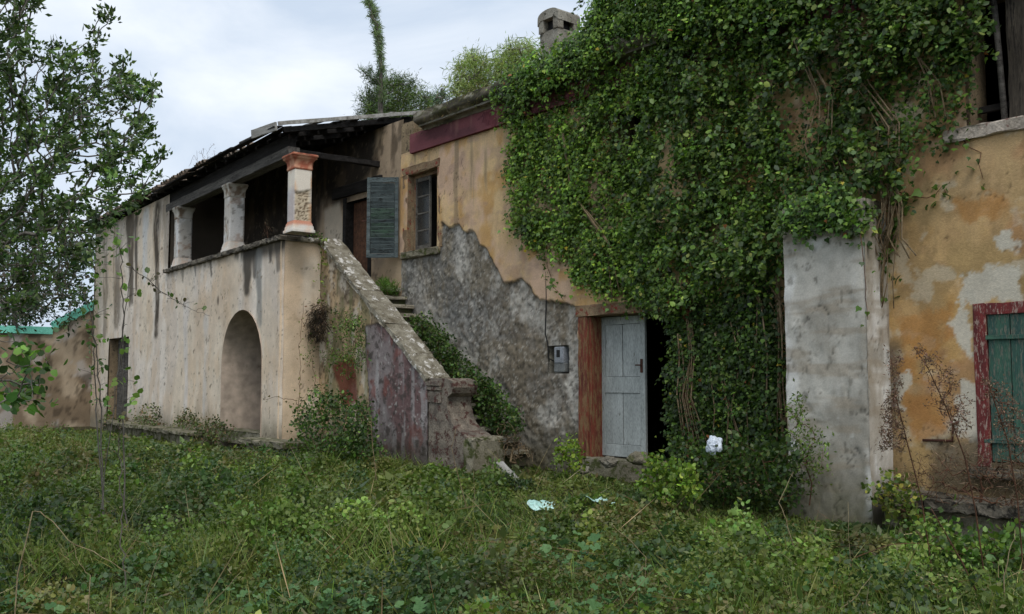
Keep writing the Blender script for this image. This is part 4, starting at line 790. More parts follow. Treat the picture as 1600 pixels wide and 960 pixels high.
def plant(name, label, cat, trunk, att, pal, wts, per=14, spread=0.05, size=0.06, shape='oval', mat='leaf', bark='bark', tip=0.004, power=0.42, lift=0.05, droop=0.0, up=0.3, fwd=0.8, jit=0.22, group=None, sides=4, bias=0.0, clump=0.25, back=0.35, crown='crown', trunkname='trunk', sub=3):
    o = thing(name, label, cat, loc=tuple(trunk[0]), group=group); z = np.array(trunk[0], float)
    pos, par_, ends = grow(trunk, att, lift, sub, bias); pos = pos - z
    link(trunkname, skeleton_mesh(trunkname, pos, par_, tip, power, sides), M[bark], o)
    P, d, n = tuft_leaves(pos, par_, ends, per, spread, back); A = nrm(fwd * d + rdir(n) + np.array((0, 0, -droop))); Nn = rdir(n) * 0.8 + np.array((0, 0, up))
    c = colors(n, pal, wts, jit) * np.repeat(np.exp(RNG.normal(0, clump, len(ends))), per)[:, None]
    f_ = link(crown, leaf_mesh(crown, P, Nn, A, size * np.exp(RNG.normal(0, 0.22, n)), c, shape), M[mat], o)
    if crown in ('seed_heads', 'foliage', 'twigs'): f_['kind'] = 'stuff'
    return o
def in_px(poly, n):
    P = np.array(poly, float); a, b = P.min(0), P.max(0); o = np.zeros((0, 2))
    while len(o) < n:
        q = a + (b - a) * RNG.random((n * 3, 2)); o = np.concatenate([o, q[poly_sd(q[:, 0], q[:, 1], poly) < 0]])
    return o[:n]

#VEG
# ------------------------------------------------------------------ ground cover
def outside(x, y):
    lx = np.cos(PF.rz) * (x - o0[0]) + np.sin(PF.rz) * (y + 2.0); ly = -np.sin(PF.rz) * (x - o0[0]) + np.cos(PF.rz) * (y + 2.0)
    bad = (y > -0.04) | ((ly > -0.02) & (lx < 0.02)) | ((x > U0) & (x < q0 + 0.15) & (y > YO - 0.06)) | ((x > BA - 0.03) & (x < BB + 0.03) & (y > -0.56)) | ((lx < PX_L) & (ly > -9))
    bad |= (x > BB) & (y > -0.6)
    return ~bad
def scatter(n, r0, r1, half=33, pw=1.0):
    r = r0 + (r1 - r0) * RNG.random(n) ** pw; a = np.radians(RNG.uniform(-half, half, n)) + YAW
    x = CAM[0] - r * np.sin(a); y = CAM[1] + r * np.cos(a); k = outside(x, y); return x[k], y[k], r[k]
def canopy(x, y):
    f = fbm(x * 0.7 + 3, y * 0.7, 3, 4); g = fbm(x * 2.3, y * 2.3, 3, 1); far = sst(-2.2, -4.2, y); h = 0.035 + (0.07 + 0.22 * far) * sst(0.38, 0.68, f) + (0.06 + 0.14 * far) * sst(0.44, 0.68, g)
    lx = np.cos(PF.rz) * (x - o0[0]) + np.sin(PF.rz) * (y + 2.0); ly = -np.sin(PF.rz) * (x - o0[0]) + np.cos(PF.rz) * (y + 2.0)
    return h * (0.5 + 0.5 * sst(-0.2, -1.8, y)) * (1 - 0.7 * sst(-2.4, -1.2, ly) * sst(1.0, -0.5, lx)) * (1 - 0.5 * sst(2.0, 4.0, x) * sst(-3.4, -1.6, y))
def patch_col(x, y, n):
    a = fbm(x * 0.7, y * 0.7, 4, 5); b = fbm(x * 2.3, y * 2.3, 3, 6)
    c = colors(n, [S(90, 106, 50), S(104, 120, 58), S(76, 92, 48), S(124, 132, 68), S(118, 104, 74)], [4, 3, 3.4, 1.0, 0.7], 0.22)
    c = mixc(c, S(66, 92, 60), 0.6 * sst(0.5, 0.58, a)); c = mixc(c, S(120, 132, 60), 0.45 * sst(0.44, 0.36, a)); c = mixc(c, S(112, 112, 60), 0.4 * sst(0.55, 0.66, b)); c = mixc(c, S(126, 106, 76), 0.5 * sst(0.6, 0.7, fbm(x * 0.9 + 7, y * 0.9, 4, 3)) * (RNG.random(n) < 0.7)); return c
def cover(name, n0, r0, r1, shape, s0, s1, label, cat, pw=1.2, zf=1.0):
    x, y, r = scatter(int(n0 * 1.15), r0, r1, 39, pw); n = len(x); H = canopy(x, y); u = RNG.random(n) ** 0.55
    P = np.stack([x, y, gz(x, y) + 0.01 + zf * H * u], 1); A = nrm(rdir(n) * np.array((1, 1, 0.6)) + np.array((0, 0, 0.2))); Nn = rdir(n) * 0.85 + np.array((0, 0, 0.65))
    big = 1 + 0.6 * sst(0.55, 0.65, fbm(x * 1.3, y * 1.3, 3, 3))
    o = link(name, leaf_mesh(name, P, Nn, A, (s0 + s1 * np.minimum(r, 16)) * big * np.exp(RNG.normal(0, 0.38, n)), patch_col(x, y, n), shape), M['leaf']); return tag(o, label, cat, kind='stuff')
cover('ground_cover', 165000, 3.6, 30.0, 'broad', 0.012, 0.0017, 'low tangle of bramble leaves covering the yard', 'weeds')
cover('small_weeds', 280000, 3.6, 28.0, 'oval', 0.018, 0.0020, 'small narrow leaved weeds filling the yard', 'weeds', 1.15, 1.12)
x, y, r = scatter(125000, 3.4, 26.0, 39, 1.1); k = fbm(x * 0.8, y * 0.8, 3, 2) + 0.2 * RNG.random(len(x)) > 0.60; x, y, r = x[k], y[k], r[k]; n = len(x); H = canopy(x, y)
A = nrm(rdir(n) * np.array((0.7, 0.7, 0.25)) + np.array((0, 0, 0.8))); c = colors(n, [S(116, 136, 64), S(92, 118, 54), S(164, 154, 108), S(136, 140, 80)], [4, 4, 1.2, 1.8], 0.25)
gr = link('grass', leaf_mesh('grass', np.stack([x, y, gz(x, y) + 0.55 * H], 1), rdir(n), A, np.clip((np.minimum(H, 0.2) * 0.9 + 0.07) * np.exp(RNG.normal(0, 0.25, n)), 0.05, 0.34), c, 'blade'), M['leaf'])
tag(gr, 'thin grass blades standing among the yard weeds', 'grass', kind='stuff')
# bramble thickets: low uneven domes of leaves that run into one another
x, y, r = scatter(310, 4.6, 19.0, 38, 0.95); k = y < -1.9; x, y, r = x[k], y[k], r[k]
Ps, Ns, Cs, Ss = [], [], [], []
BP = [S(84, 104, 48), S(102, 120, 56), S(72, 94, 54), S(122, 132, 64), S(112, 112, 66)]
for xi, yi, ri in zip(x, y, r):
    R_ = RNG.uniform(0.16, 0.52); hM = RNG.uniform(0.14, 0.48) * (0.45 + 0.55 * float(sst(-2.0, -4.5, yi))) * (0.6 if ri < 6 else 1.0); n = int(520 * R_ / 0.35 * min(1.0, 9 / ri)) + 60
    a = RNG.uniform(0, 6.283, n); q = np.sqrt(RNG.random(n)); wob = 1 + 0.35 * np.sin(a * 3 + xi * 5) + 0.2 * np.sin(a * 5 + yi * 3); px_ = xi + R_ * wob * q * np.cos(a); py_ = yi + R_ * wob * q * np.sin(a)
    hz = hM * (1 - q ** 2.2) * (0.7 + 0.6 * fbm(px_ * 6, py_ * 6, 2, 3)) * (1 - 0.45 * RNG.random(n) ** 2) + canopy(px_, py_) * 0.7
    Ps.append(np.stack([px_, py_, gz(px_, py_) + hz + 0.01], 1)); Ns.append(np.stack([np.cos(a) * q * 0.7, np.sin(a) * q * 0.7, np.full(n, 0.7)], 1) + rdir(n) * 0.6)
    t_ = np.exp(RNG.normal(0, 0.25)); Cs.append(np.array(BP)[RNG.choice(5, p=[0.30, 0.26, 0.24, 0.08, 0.12])] * t_ * np.exp(RNG.normal(0, 0.2, (n, 1))) * np.exp(RNG.normal(0, 0.08, (n, 3)))); Ss.append(RNG.uniform(0.016, 0.030) * (1 + ri * 0.055) * np.clip(np.exp(RNG.normal(0, 0.3, n)), 0.5, 1.7))
Ps, Ns, Cs, Ss = map(np.concatenate, (Ps, Ns, Cs, Ss)); k = outside(Ps[:, 0], Ps[:, 1]); Ps, Ns, Cs, Ss = Ps[k], Ns[k], Cs[k], Ss[k]
tag(link('bramble_thicket', leaf_mesh('bramble_thicket', Ps, Ns, rdir(len(Ps)) + np.array((0, 0, 0.1)), Ss, Cs, 'broad'), M['leaf']), 'uneven low bramble thickets humped across the yard', 'brambles', kind='stuff')
# dead stems lying criss-cross in the weeds
x, y, r = scatter(900, 4.2, 17, 33, 1.1); n = len(x); A = nrm(rdir(n) * np.array((1, 1, 0.35)) + np.array((0, 0, 0.12))); c = colors(n, [S(150, 134, 100), S(118, 96, 70), S(176, 164, 126)], [3, 3, 2], 0.2)
T_ = SHAPES['needle'][0].copy(); SHAPES['straw'] = (T_ * np.array((0.13, 1, 1)), [(0, 1, 2, 3)])
dz_ = link('dead_stems', leaf_mesh('dead_stems', np.stack([x, y, gz(x, y) + canopy(x, y) * RNG.uniform(0.5, 1.0, n)], 1), rdir(n), A, RNG.uniform(0.25, 0.8, n), c, 'straw'), M['dry'])
tag(dz_, 'fine dry stems criss-crossing through the yard weeds', 'dead stems', kind='stuff')

# ------------------------------------------------------------------ ivy on the house
IV_PAL = [S(74, 102, 38), S(92, 122, 46), S(56, 82, 34), S(112, 138, 56), S(76, 104, 58)]; IV_W = [4, 4, 3, 1.3, 1.2]
def ivy_mesh(name, specs, seed_pal=IV_PAL, wts=IV_W, size=0.046, clumps_per=None):
    Ps, Ns, As, Cs, Ss = [], [], [], [], []
    for (poly, ncl, per, o0_, o1_, sp, dark) in specs:
        q = in_px(poly, ncl * 2); g_ = np.array([fbm(W.Y(a, b, 0.0)[0] * 1.1, W.Y(a, b, 0.0)[2] * 1.1, 3, 6) for a, b in q]); th_ = 0.33 if poly is IVY_R else 0.0; hole_ = np.minimum.reduce([poly_sd(q[:, 0], q[:, 1], h_) for h_ in IVY_HOLES]); q = q[(g_ > th_) & (hole_ > 4)][:ncl]; ncl = len(q); cen = np.array([W.Y(a, b, 0.0) for a, b in q]); bul = fbm(cen[:, 0] * 0.9, cen[:, 2] * 0.9, 3, 3); off = o0_ + (o1_ - o0_) * np.clip((fbm(cen[:, 0] * 2.2, cen[:, 2] * 1.7, 3, 1) - 0.3) * 1.6 + (bul - 0.45) + RNG.normal(0, 0.2, ncl), 0, 1)
        cen[:, 1] = -off
        # clumps hang at their own distance from the wall
        for i in range(ncl): p_ = W.Y(q[i, 0], q[i, 1], -off[i]); cen[i] = p_
        n = ncl * per; c0_ = np.repeat(cen, per, 0); loc = RNG.normal(0, 1, (n, 3)) * np.array((sp, sp * 0.5, sp * 1.25)); loc[:, 1] -= np.abs(loc[:, 1]) * 0.4
        P = c0_ + loc; P[:, 1] = np.minimum(P[:, 1], -0.045); Ps.append(P)
        Ns.append(np.array((0.05, -0.75, 0.55)) + rdir(n) * 0.62); As.append(np.array((0, -0.25, -0.9)) + rdir(n) * 0.75)
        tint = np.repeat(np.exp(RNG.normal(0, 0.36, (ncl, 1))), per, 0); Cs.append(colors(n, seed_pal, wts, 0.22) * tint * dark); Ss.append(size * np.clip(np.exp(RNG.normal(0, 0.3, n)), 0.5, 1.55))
    P, Nn, A, C_, S_ = map(np.concatenate, (Ps, Ns, As, Cs, Ss))
    yl = RNG.random(len(P)) < 0.003; C_[yl] = S(190, 170, 60); yl = RNG.random(len(P)) < 0.006; C_[yl] = S(150, 96, 56)
    return leaf_mesh(name, P, Nn, A, S_, C_, 'ivy')
IVY_L = [(768, 146), (800, 122), (856, 88), (890, 74), (915, 40), (950, -60), (1200, -110), (1210, 250), (1226, 330), (1222, 440), (1190, 455), (1130, 462), (1090, 478), (1052, 486), (1010, 474), (960, 458), (915, 450), (880, 412), (846, 390), (812, 372), (790, 345), (802, 320), (792, 250), (800, 208), (770, 176)]
IVY_R = [(1190, -100), (1520, -100), (1520, 60), (1505, 130), (1515, 180), (1490, 218), (1415, 270), (1390, 320), (1340, 305), (1300, 335), (1228, 335), (1200, 250)]

IVY_L1 = [(768, 146), (800, 122), (856, 88), (890, 74), (915, 40), (950, -60), (1010, -90), (1040, 120), (1020, 300), (1010, 474), (960, 458), (915, 450), (880, 412), (846, 390), (812, 372), (790, 345), (802, 320), (792, 250), (800, 208), (770, 176)]
IVY_L2 = [(1000, -90), (1200, -110), (1210, 250), (1226, 330), (1222, 440), (1190, 455), (1130, 462), (1090, 478), (1052, 486), (1005, 474), (1015, 300), (1030, 120)]
IVY_HOLES = [[(958, 172), (1000, 165), (1004, 205), (992, 240), (966, 236)], [(1030, 190), (1048, 200), (1050, 280), (1034, 300)], [(1440, 60), (1480, 55), (1478, 95), (1446, 100)], [(1335, 130), (1362, 125), (1360, 165), (1340, 170)], [(1380, 210), (1420, 205), (1415, 250), (1385, 255)]]
IVY_D = [(1056, 500), (1130, 470), (1222, 440), (1224, 700), (1056, 700)]  # lower curtain, leaf colour darkened to stand in for overhang shade
IVY_TOP = [(764, 146), (800, 116), (856, 84), (892, 76), (918, 36), (960, -70), (1240, -90), (1240, 20), (1000, 40), (900, 110), (820, 160)]
ivy = thing('ivy', 'huge curtain of ivy hanging down the house front', 'ivy', loc=(1.6, -0.2, 0.4))
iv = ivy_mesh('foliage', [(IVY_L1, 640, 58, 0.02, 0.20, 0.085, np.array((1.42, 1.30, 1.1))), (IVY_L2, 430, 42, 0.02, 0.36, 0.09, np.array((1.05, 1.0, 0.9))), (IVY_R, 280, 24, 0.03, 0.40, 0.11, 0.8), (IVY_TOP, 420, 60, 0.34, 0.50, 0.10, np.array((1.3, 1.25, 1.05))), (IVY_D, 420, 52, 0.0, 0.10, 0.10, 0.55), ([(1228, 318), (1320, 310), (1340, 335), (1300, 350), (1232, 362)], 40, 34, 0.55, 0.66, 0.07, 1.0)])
for v in iv.vertices: v.co -= Vector((1.6, -0.2, 0.4))
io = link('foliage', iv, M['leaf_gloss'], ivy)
# looser creeper with longer leaves over the middle and right of the wall
def sprays(poly, ncl, per, o0_, o1_, th):
    q = in_px(poly, ncl); w_ = np.array([W.Y(a, b, 0.0) for a, b in q]); g_ = fbm(w_[:, 0] * 1.3, w_[:, 2] * 1.3, 3, 5); ok = g_ > th; q = q[ok]; g_ = g_[ok]; m_ = len(q)
    off = o0_ + (o1_ - o0_) * np.clip((g_ - th) * 3 + RNG.normal(0, 0.2, m_), 0, 1); st_ = np.array([W.Y(q[i, 0], q[i, 1], -off[i]) for i in range(m_)])
    d_ = nrm(np.stack([RNG.normal(0, 0.7, m_), -0.5 + RNG.normal(0, 0.3, m_), -0.55 + RNG.normal(0, 0.5, m_)], 1)); L_ = RNG.uniform(0.15, 0.42, m_)
    t = RNG.random((m_, per, 1)); P = st_[:, None] + d_[:, None] * L_[:, None, None] * t - np.array((0, 0, 0.12)) * t ** 2 + RNG.normal(0, 0.022, (m_, per, 3)); P = P.reshape(-1, 3); P[:, 1] = np.minimum(P[:, 1], -0.04); n = len(P)
    A = np.repeat(d_, per, 0) * 0.6 + rdir(n) * 0.9 + np.array((0, -0.1, -0.35)); Nn = np.array((0.05, -0.55, 0.7)) + rdir(n) * 0.6
    c = colors(n, [S(78, 102, 46), S(98, 122, 54), S(60, 84, 42), S(124, 140, 68), S(92, 110, 74)], [4, 3, 3, 1.3, 1], 0.22) * np.repeat(np.exp(RNG.normal(0, 0.3, (m_, 1))), per, 0)
    return P, Nn, A, 0.058 * np.clip(np.exp(RNG.normal(0, 0.32, n)), 0.45, 1.7), c
z_ = [sprays([(900, -60), (1220, -100), (1226, 430), (1050, 480), (960, 440), (940, 200)], 900, 16, 0.05, 0.42, 0.42), sprays([(1190, -100), (1548, -100), (1545, 60), (1530, 130), (1528, 195), (1500, 232), (1425, 295), (1398, 345), (1330, 325), (1290, 350), (1200, 340)], 900, 17, 0.05, 0.45, 0.40)]
z_ = [np.concatenate(k) for k in zip(*z_)]; z_[0] = z_[0] - np.array((1.6, -0.2, 0.4))
tag(link('creeper_leaves', leaf_mesh('creeper_leaves', z_[0], z_[1], z_[2], z_[3], z_[4], 'broad'), M['leaf'], ivy), kind='stuff')
# sparse runners at the edges
at_, tr = [], None
def vine(name, label, px, y, pal, wts, per=3, size=0.07, shape='ivy', rad=0.006, group=None, jx=0.0, bark='brownstem', spread=0.05, cat='vine'):
    pts = [np.array(W.Y(a, b, y)) + np.array((0, RNG.uniform(-0.02, 0.02), 0)) for a, b in px]; f = []
    for i in range(len(pts) - 1):
        k = max(2, int(np.linalg.norm(pts[i + 1] - pts[i]) / 0.10)); f += [pts[i] + (pts[i + 1] - pts[i]) * t + RNG.normal(0, 0.012, 3) for t in np.arange(k) / k]
    f.append(pts[-1]); f = np.array(f); b0 = f[0].copy()
    o = thing(name, label, cat, loc=tuple(b0), group=group); link('stem', tube_mesh('stem', f - b0, list(np.linspace(rad, rad * 0.5, len(f))), 5), M[bark], o)
    n = len(f) * per
    if n:
        P = np.repeat(f - b0, per, 0) + RNG.normal(0, spread, (n, 3)); A = rdir(n) + np.array((0, -0.2, -0.6)); Nn = np.array((0.2, -0.6, 0.5)) + rdir(n) * 0.7
        link('foliage', leaf_mesh('foliage', P, Nn, A, size * np.exp(RNG.normal(0, 0.25, n)), colors(n, pal, wts), shape), M['leaf'], o)
    return o
# woody ivy stems among and below the leaves
def stem_bundle(px, y, n, sp, rad=0.008):
    for i in range(n):
        o_ = RNG.normal(0, sp, 2); pts = [Vector(W.Y(a + o_[0] * (0.3 + k * 0.35), b, y)) + Vector((RNG.normal(0, 0.02), RNG.uniform(-0.06, 0.03), RNG.normal(0, 0.02))) - Vector((1.6, -0.2, 0.4)) for k, (a, b) in enumerate(px)]
        link('stem', tube_mesh('stem', pts, rad * random.uniform(0.6, 1.4), 5), M['twig'], ivy)
stem_bundle([(1075, 500), (1080, 560), (1070, 620), (1085, 700)], -0.14, 5, 9)
stem_bundle([(1060, 520), (1064, 560), (1058, 620), (1066, 690)], -0.13, 3, 8)
stem_bundle([(1150, 500), (1160, 560), (1150, 640), (1170, 704)], -0.13, 2, 14)
stem_bundle([(1190, 480), (1200, 560), (1195, 640), (1205, 704)], -0.13, 2, 10)
stem_bundle([(1115, 520), (1118, 580), (1125, 640), (1120, 704)], -0.14, 3, 12)
stem_bundle([(1378, 250), (1392, 320), (1380, 370), (1392, 400)], -0.25, 9, 11)
stem_bundle([(1405, 240), (1388, 300), (1394, 350), (1376, 392)], -0.22, 5, 9)
stem_bundle([(1400, 260), (1392, 340), (1385, 440), (1380, 480)], -0.2, 5, 6)
stem_bundle([(1060, 200), (1120, 320), (1180, 420), (1220, 480)], -0.12, 4, 14)
stem_bundle([(1440, 90), (1462, 130), (1470, 180)], -0.2, 4, 10)
stem_bundle([(1250, 60), (1290, 150), (1280, 230), (1310, 310)], -0.3, 5, 16)
stem_bundle([(1320, 40), (1350, 130), (1400, 200), (1395, 280)], -0.28, 5, 14)
stem_bundle([(880, 200), (900, 300), (960, 380), (980, 460)], -0.16, 4, 14)
stem_bundle([(1215, 430), (1220, 520), (1222, 600), (1228, 700)], -0.1, 6, 5)
GRN = [S(84, 112, 46), S(104, 132, 56), S(66, 92, 42)]; GW = [3, 2, 3]
vine('hanging_vine', 'leafy strand hanging down the corner right of the pale buttress', [(1392, 330), (1386, 400), (1376, 450), (1368, 500)], -0.1, GRN, GW, 9, 0.075, spread=0.08)
vine('hanging_vine', 'sparse strand creeping right below the upper ledge', [(1400, 300), (1450, 310), (1470, 295), (1480, 305)], -0.06, GRN, GW, 4, 0.075, spread=0.07)
vine('hanging_vine', 'small leafy strand hanging alone in mid air on right ochre wall', [(1500, 215), (1530, 240), (1537, 280)], -0.05, GRN, GW, 2, 0.07)
vine('hanging_vine', 'thin reddish strand trailing down the buttress face', [(1340, 350), (1350, 400), (1352, 450), (1356, 500)], -0.62, GRN, GW, 1, 0.05)
vine('hanging_vine', 'strand of small leaves trailing on grey wall above meter', [(850, 400), (862, 440), (880, 470)], -0.08, GRN, GW, 5, 0.06, spread=0.08)
vine('hanging_vine', 'yellowish strand hanging from the porch parapet corner', [(505, 372), (503, 400), (500, 440), (503, 470)], YO - 0.1, [S(120, 136, 60), S(96, 112, 50)], [1, 1], 6, 0.05, spread=0.05)
vine('hanging_vine', 'dry strand climbing the corner below the porch', [(463, 660), (470, 600), (468, 540), (475, 470)], YO - 0.6, [S(110, 110, 60), S(120, 90, 60)], [1, 1], 2, 0.04)
vine('hanging_vine', 'short leafless strand on wall right of the arch', [(475, 640), (455, 625), (430, 620), (412, 625)], -2.06, [S(110, 100, 60)], [1], 1, 0.035)

# ------------------------------------------------------------------ bushes and weeds against the buildings
def mound(name, label, poly, y, n, pal=GRN, wts=GW, per=16, size=0.055, shape='broad', dy=0.35, base=None, spread=0.05, mat='leaf', bark='brownstem', cat='bush', droop=0.1, tip=0.0025, group=None, up=0.5, dark=1.0, clump=0.3):
    q = in_px(poly, n); att = [np.array(W.Y(a, b, y + RNG.uniform(-dy, dy))) for a, b in q]
    bx_ = base if base else (np.mean([p_[0] for p_ in poly]), max(p_[1] for p_ in poly)); b_ = np.array(W.Y(bx_[0], bx_[1], y)); 
    tr_ = [b_, b_ + (np.mean(att, 0) - b_) * 0.35 + RNG.normal(0, 0.03, 3), b_ + (np.mean(att, 0) - b_) * 0.7]
    return plant(name, label, cat, tr_, att, [p_ * dark for p_ in pal], wts, per, spread, size, shape, mat, bark, tip, 0.4, 0.0, droop, up, 0.5, group=group, clump=clump, crown='foliage', trunkname='stem', sides=3)
DKG = [S(58, 82, 38), S(76, 100, 44), S(92, 108, 54), S(48, 68, 36)]; DW = [3, 3, 1, 2]
mound('bramble_bush', 'big bramble mound piled against the foot of the stair wall', [(455, 690), (470, 640), (500, 612), (540, 618), (575, 640), (590, 700), (585, 730), (470, 720)], -2.0, 170, DKG, DW, 26, 0.05, dy=0.55, spread=0.09)
mound('creeper', 'green creeper growing out of the cracked stair wall', [(508, 520), (520, 485), (545, 480), (570, 505), (572, 570), (550, 590), (515, 575)], YO - 0.16, 70, GRN, GW, 22, 0.045, 'oval', dy=0.1, spread=0.06, base=(545, 590), cat='creeper', droop=0.5)
mound('creeper', 'straggly creeper hanging at the corner below the dead fern', [(480, 520), (500, 540), (520, 560), (515, 640), (480, 625)], YO - 0.3, 30, GRN, GW, 10, 0.04, 'oval', dy=0.15, base=(500, 650), cat='creeper')
mound('dead_fern', 'blackened dead fern clump stuck on wall below porch corner', [(478, 520), (484, 488), (497, 472), (511, 480), (512, 515), (498, 532)], YO - 0.25, 60, [S(52, 46, 38), S(66, 56, 44), S(40, 36, 32)], [1, 1, 1], 26, 0.11, 'needle', dy=0.1, spread=0.04, base=(500, 480), mat='dry', cat='fern', droop=0.8)
mound('stair_weeds', 'green weeds spilling over the middle steps', [(628, 508), (655, 490), (692, 520), (742, 582), (770, 605), (752, 622), (720, 600), (700, 590), (660, 540)], -0.42, 140, DKG, DW, 26, 0.045, dy=0.3, spread=0.07, base=(690, 590), cat='weeds')
mound('stair_weeds', 'dark weeds on the lower steps beside the newel', [(744, 596), (768, 596), (800, 640), (812, 672), (790, 680), (752, 655)], -0.42, 90, DKG, DW, 26, 0.045, dy=0.25, spread=0.06, base=(775, 670), cat='weeds')
mound('stair_weeds', 'grass tuft on the top step under the swung shutter', [(590, 448), (600, 436), (615, 446), (625, 452), (618, 460), (595, 458)], -0.35, 34, [S(76, 110, 40), S(98, 130, 52)], [1, 1], 26, 0.10, 'needle', dy=0.2, spread=0.04, base=(606, 462), cat='weeds', droop=-0.5)
mound('twig_heap', 'heap of dead brown twigs at the foot of the stairs', [(775, 665), (800, 650), (830, 700), (835, 722), (790, 720), (775, 690)], -0.55, 130, [S(92, 74, 56), S(70, 58, 46)], [1, 1], 3, 0.06, 'needle', dy=0.3, spread=0.05, base=(805, 724), mat='dry', bark='twig', cat='twigs', tip=0.004)
mound('bramble_bush', 'dark bramble thicket under the ivy between door and buttress', [(1045, 720), (1060, 690), (1110, 705), (1150, 692), (1230, 700), (1240, 780), (1150, 790), (1060, 760)], -0.95, 190, DKG, DW, 24, 0.05, dy=0.5, spread=0.09, dark=0.85)
mound('shrub', 'upright light green shrub growing at buttress foot', [(1236, 770), (1234, 640), (1245, 615), (1262, 660), (1285, 690), (1292, 770)], -0.8, 60, [S(104, 124, 60), S(84, 104, 50)], [1, 1], 16, 0.045, 'oval', dy=0.15, base=(1265, 790), cat='shrub', droop=-0.3)
mound('shrub', 'yellow green young shrub by the stones left of door', [(865, 730), (870, 695), (890, 680), (905, 700), (910, 735)], -0.9, 30, [S(128, 146, 54), S(104, 128, 50)], [1, 1], 14, 0.05, dy=0.2, cat='shrub')
mound('shrub', 'yellow green bush in the yard right of the door stones', [(1000, 760), (1010, 722), (1050, 708), (1085, 728), (1090, 775), (1040, 790)], -1.7, 60, [S(120, 142, 56), S(92, 120, 48)], [1, 1], 18, 0.05, dy=0.3, cat='shrub')
for (pl, lb, nn) in (([(200, 665), (215, 640), (240, 632), (262, 650), (262, 672)], 'grey green weed clump on the long ledge by small door', 40), ([(270, 668), (285, 640), (305, 645), (320, 668)], 'second weed clump on the long ledge, nearer the arch', 36), ([(300, 690), (315, 650), (345, 652), (372, 672), (370, 700)], 'weed clump in front of the arch foot', 50), ([(160, 668), (170, 650), (195, 656), (198, 672)], 'low weed clump below the small far door', 24)):
    mound('weed_clump', lb, pl, -2.1 if pl[0][0] > 290 else -1.75, nn, [S(98, 104, 66), S(74, 88, 50), S(120, 100, 76)], [2, 3, 1], 18, 0.045, dy=0.25, spread=0.06, cat='weeds', group='weed clumps along the wing')
mound('creeper', 'leafy creeper with yellow leaves over the dark right ledge', [(1362, 775), (1385, 745), (1420, 755), (1440, 790), (1460, 830), (1420, 840), (1385, 800)], -0.85, 60, [S(112, 124, 58), S(84, 100, 48), S(170, 160, 70)], [2, 3, 0.6], 10, 0.05, dy=0.15, spread=0.07, cat='creeper')
mound('dry_bush', 'dead grey brown scrub spread over the right ledge', [(1400, 760), (1440, 715), (1520, 700), (1600, 690), (1640, 720), (1640, 800), (1480, 790)], -0.5, 260, [S(98, 82, 66), S(120, 102, 82), S(84, 74, 62)], [1, 1, 1], 12, 0.06, 'needle', dy=0.25, spread=0.09, mat='dry', bark='brownstem', tip=0.003)
mound('weed_clump', 'thick green weeds in front of the dark right ledge', [(1390, 880), (1420, 830), (1500, 830), (1600, 840), (1680, 860), (1680, 930), (1450, 920)], -2.0, 120, GRN, GW, 22, 0.05, dy=0.5, spread=0.09, cat='weeds')
mound('cornice_weeds', 'dry weeds and moss growing along the roof cornice', [(640, 195), (680, 160), (752, 125), (775, 130), (760, 160), (690, 185), (650, 215)], -0.30, 80, [S(104, 108, 60), S(84, 84, 56), S(128, 116, 84)], [1, 1, 1], 14, 0.07, 'needle', dy=0.08, spread=0.06, base=(700, 170), cat='weeds', droop=-0.2, mat='dry')
mound('parapet_weed', 'leafy sprig growing on the coping beside the corner column', [(480, 365), (490, 358), (505, 368), (500, 376)], YO - 0.1, 10, GRN, GW, 8, 0.04, dy=0.06, base=(492, 378), cat='weeds')
mound('parapet_weed', 'dead tuft on the parapet between two porch columns', [(400, 372), (412, 345), (425, 350), (430, 368)], -1.95, 14, [S(92, 82, 66)], [1], 5, 0.06, 'needle', dy=0.06, base=(420, 376), cat='weeds', mat='dry')

# ------------------------------------------------------------------ trees
def ground_at(px, depth, py=700):
    p_ = at(px, py, depth); return np.array((p_[0], p_[1], float(gz(p_[0], p_[1])) - 0.03))
def px_att(poly, n, d0, d1): return [np.array(at(a, b, RNG.uniform(d0, d1))) for a, b in in_px(poly, n)]
TREE = [(-150, -150), (55, -90), (62, -10), (48, 60), (95, 78), (135, 60), (165, 95), (200, 88), (228, 96), (246, 132), (236, 185), (246, 245), (228, 275), (226, 312), (195, 330), (178, 345), (150, 372), (128, 430), (70, 455), (0, 500), (-150, 520)]
b_ = ground_at(-190, 8.0); tr_ = [b_, np.array(at(-180, 640, 8.0)), np.array(at(-160, 560, 8.0)), np.array(at(-135, 500, 8.0)), np.array(at(-110, 450, 8.0))]
att = px_att(TREE, 900, 6.7, 9.6) + [np.array(at(a, b, d)) for a, b, d in ((165, 18, 8), (158, 26, 8.1), (170, 30, 8), (152, 60, 8), (146, 48, 8.1), (60, 8, 7.8), (30, 8, 7.8), (48, -5, 7.8), (22, 40, 7.7), (256, 240, 8), (250, 275, 8), (252, 242, 8.1), (86, 70, 7.9), (78, 80, 7.9))]
EV = [S(72, 94, 50), S(90, 112, 60), S(114, 132, 80), S(56, 76, 46)]; EW = [3, 3, 1.5, 2]
plant('evergreen_tree', 'leafy evergreen tree reaching in from the left edge against the sky', 'tree', tr_, att, EV, EW, 29, 0.028, 0.052, 'oval', 'leaf_gloss', 'bark', 0.0042, 0.34, -0.03, 0.0, 0.35, 0.9, bias=0.5, clump=0.28, back=0.17, sub=4)
tw_ = [np.array(at(a, b, RNG.uniform(7.2, 9.0))) for a, b in in_px([(-60, 300), (60, 300), (150, 350), (150, 400), (110, 470), (30, 500), (-60, 520)], 240)]
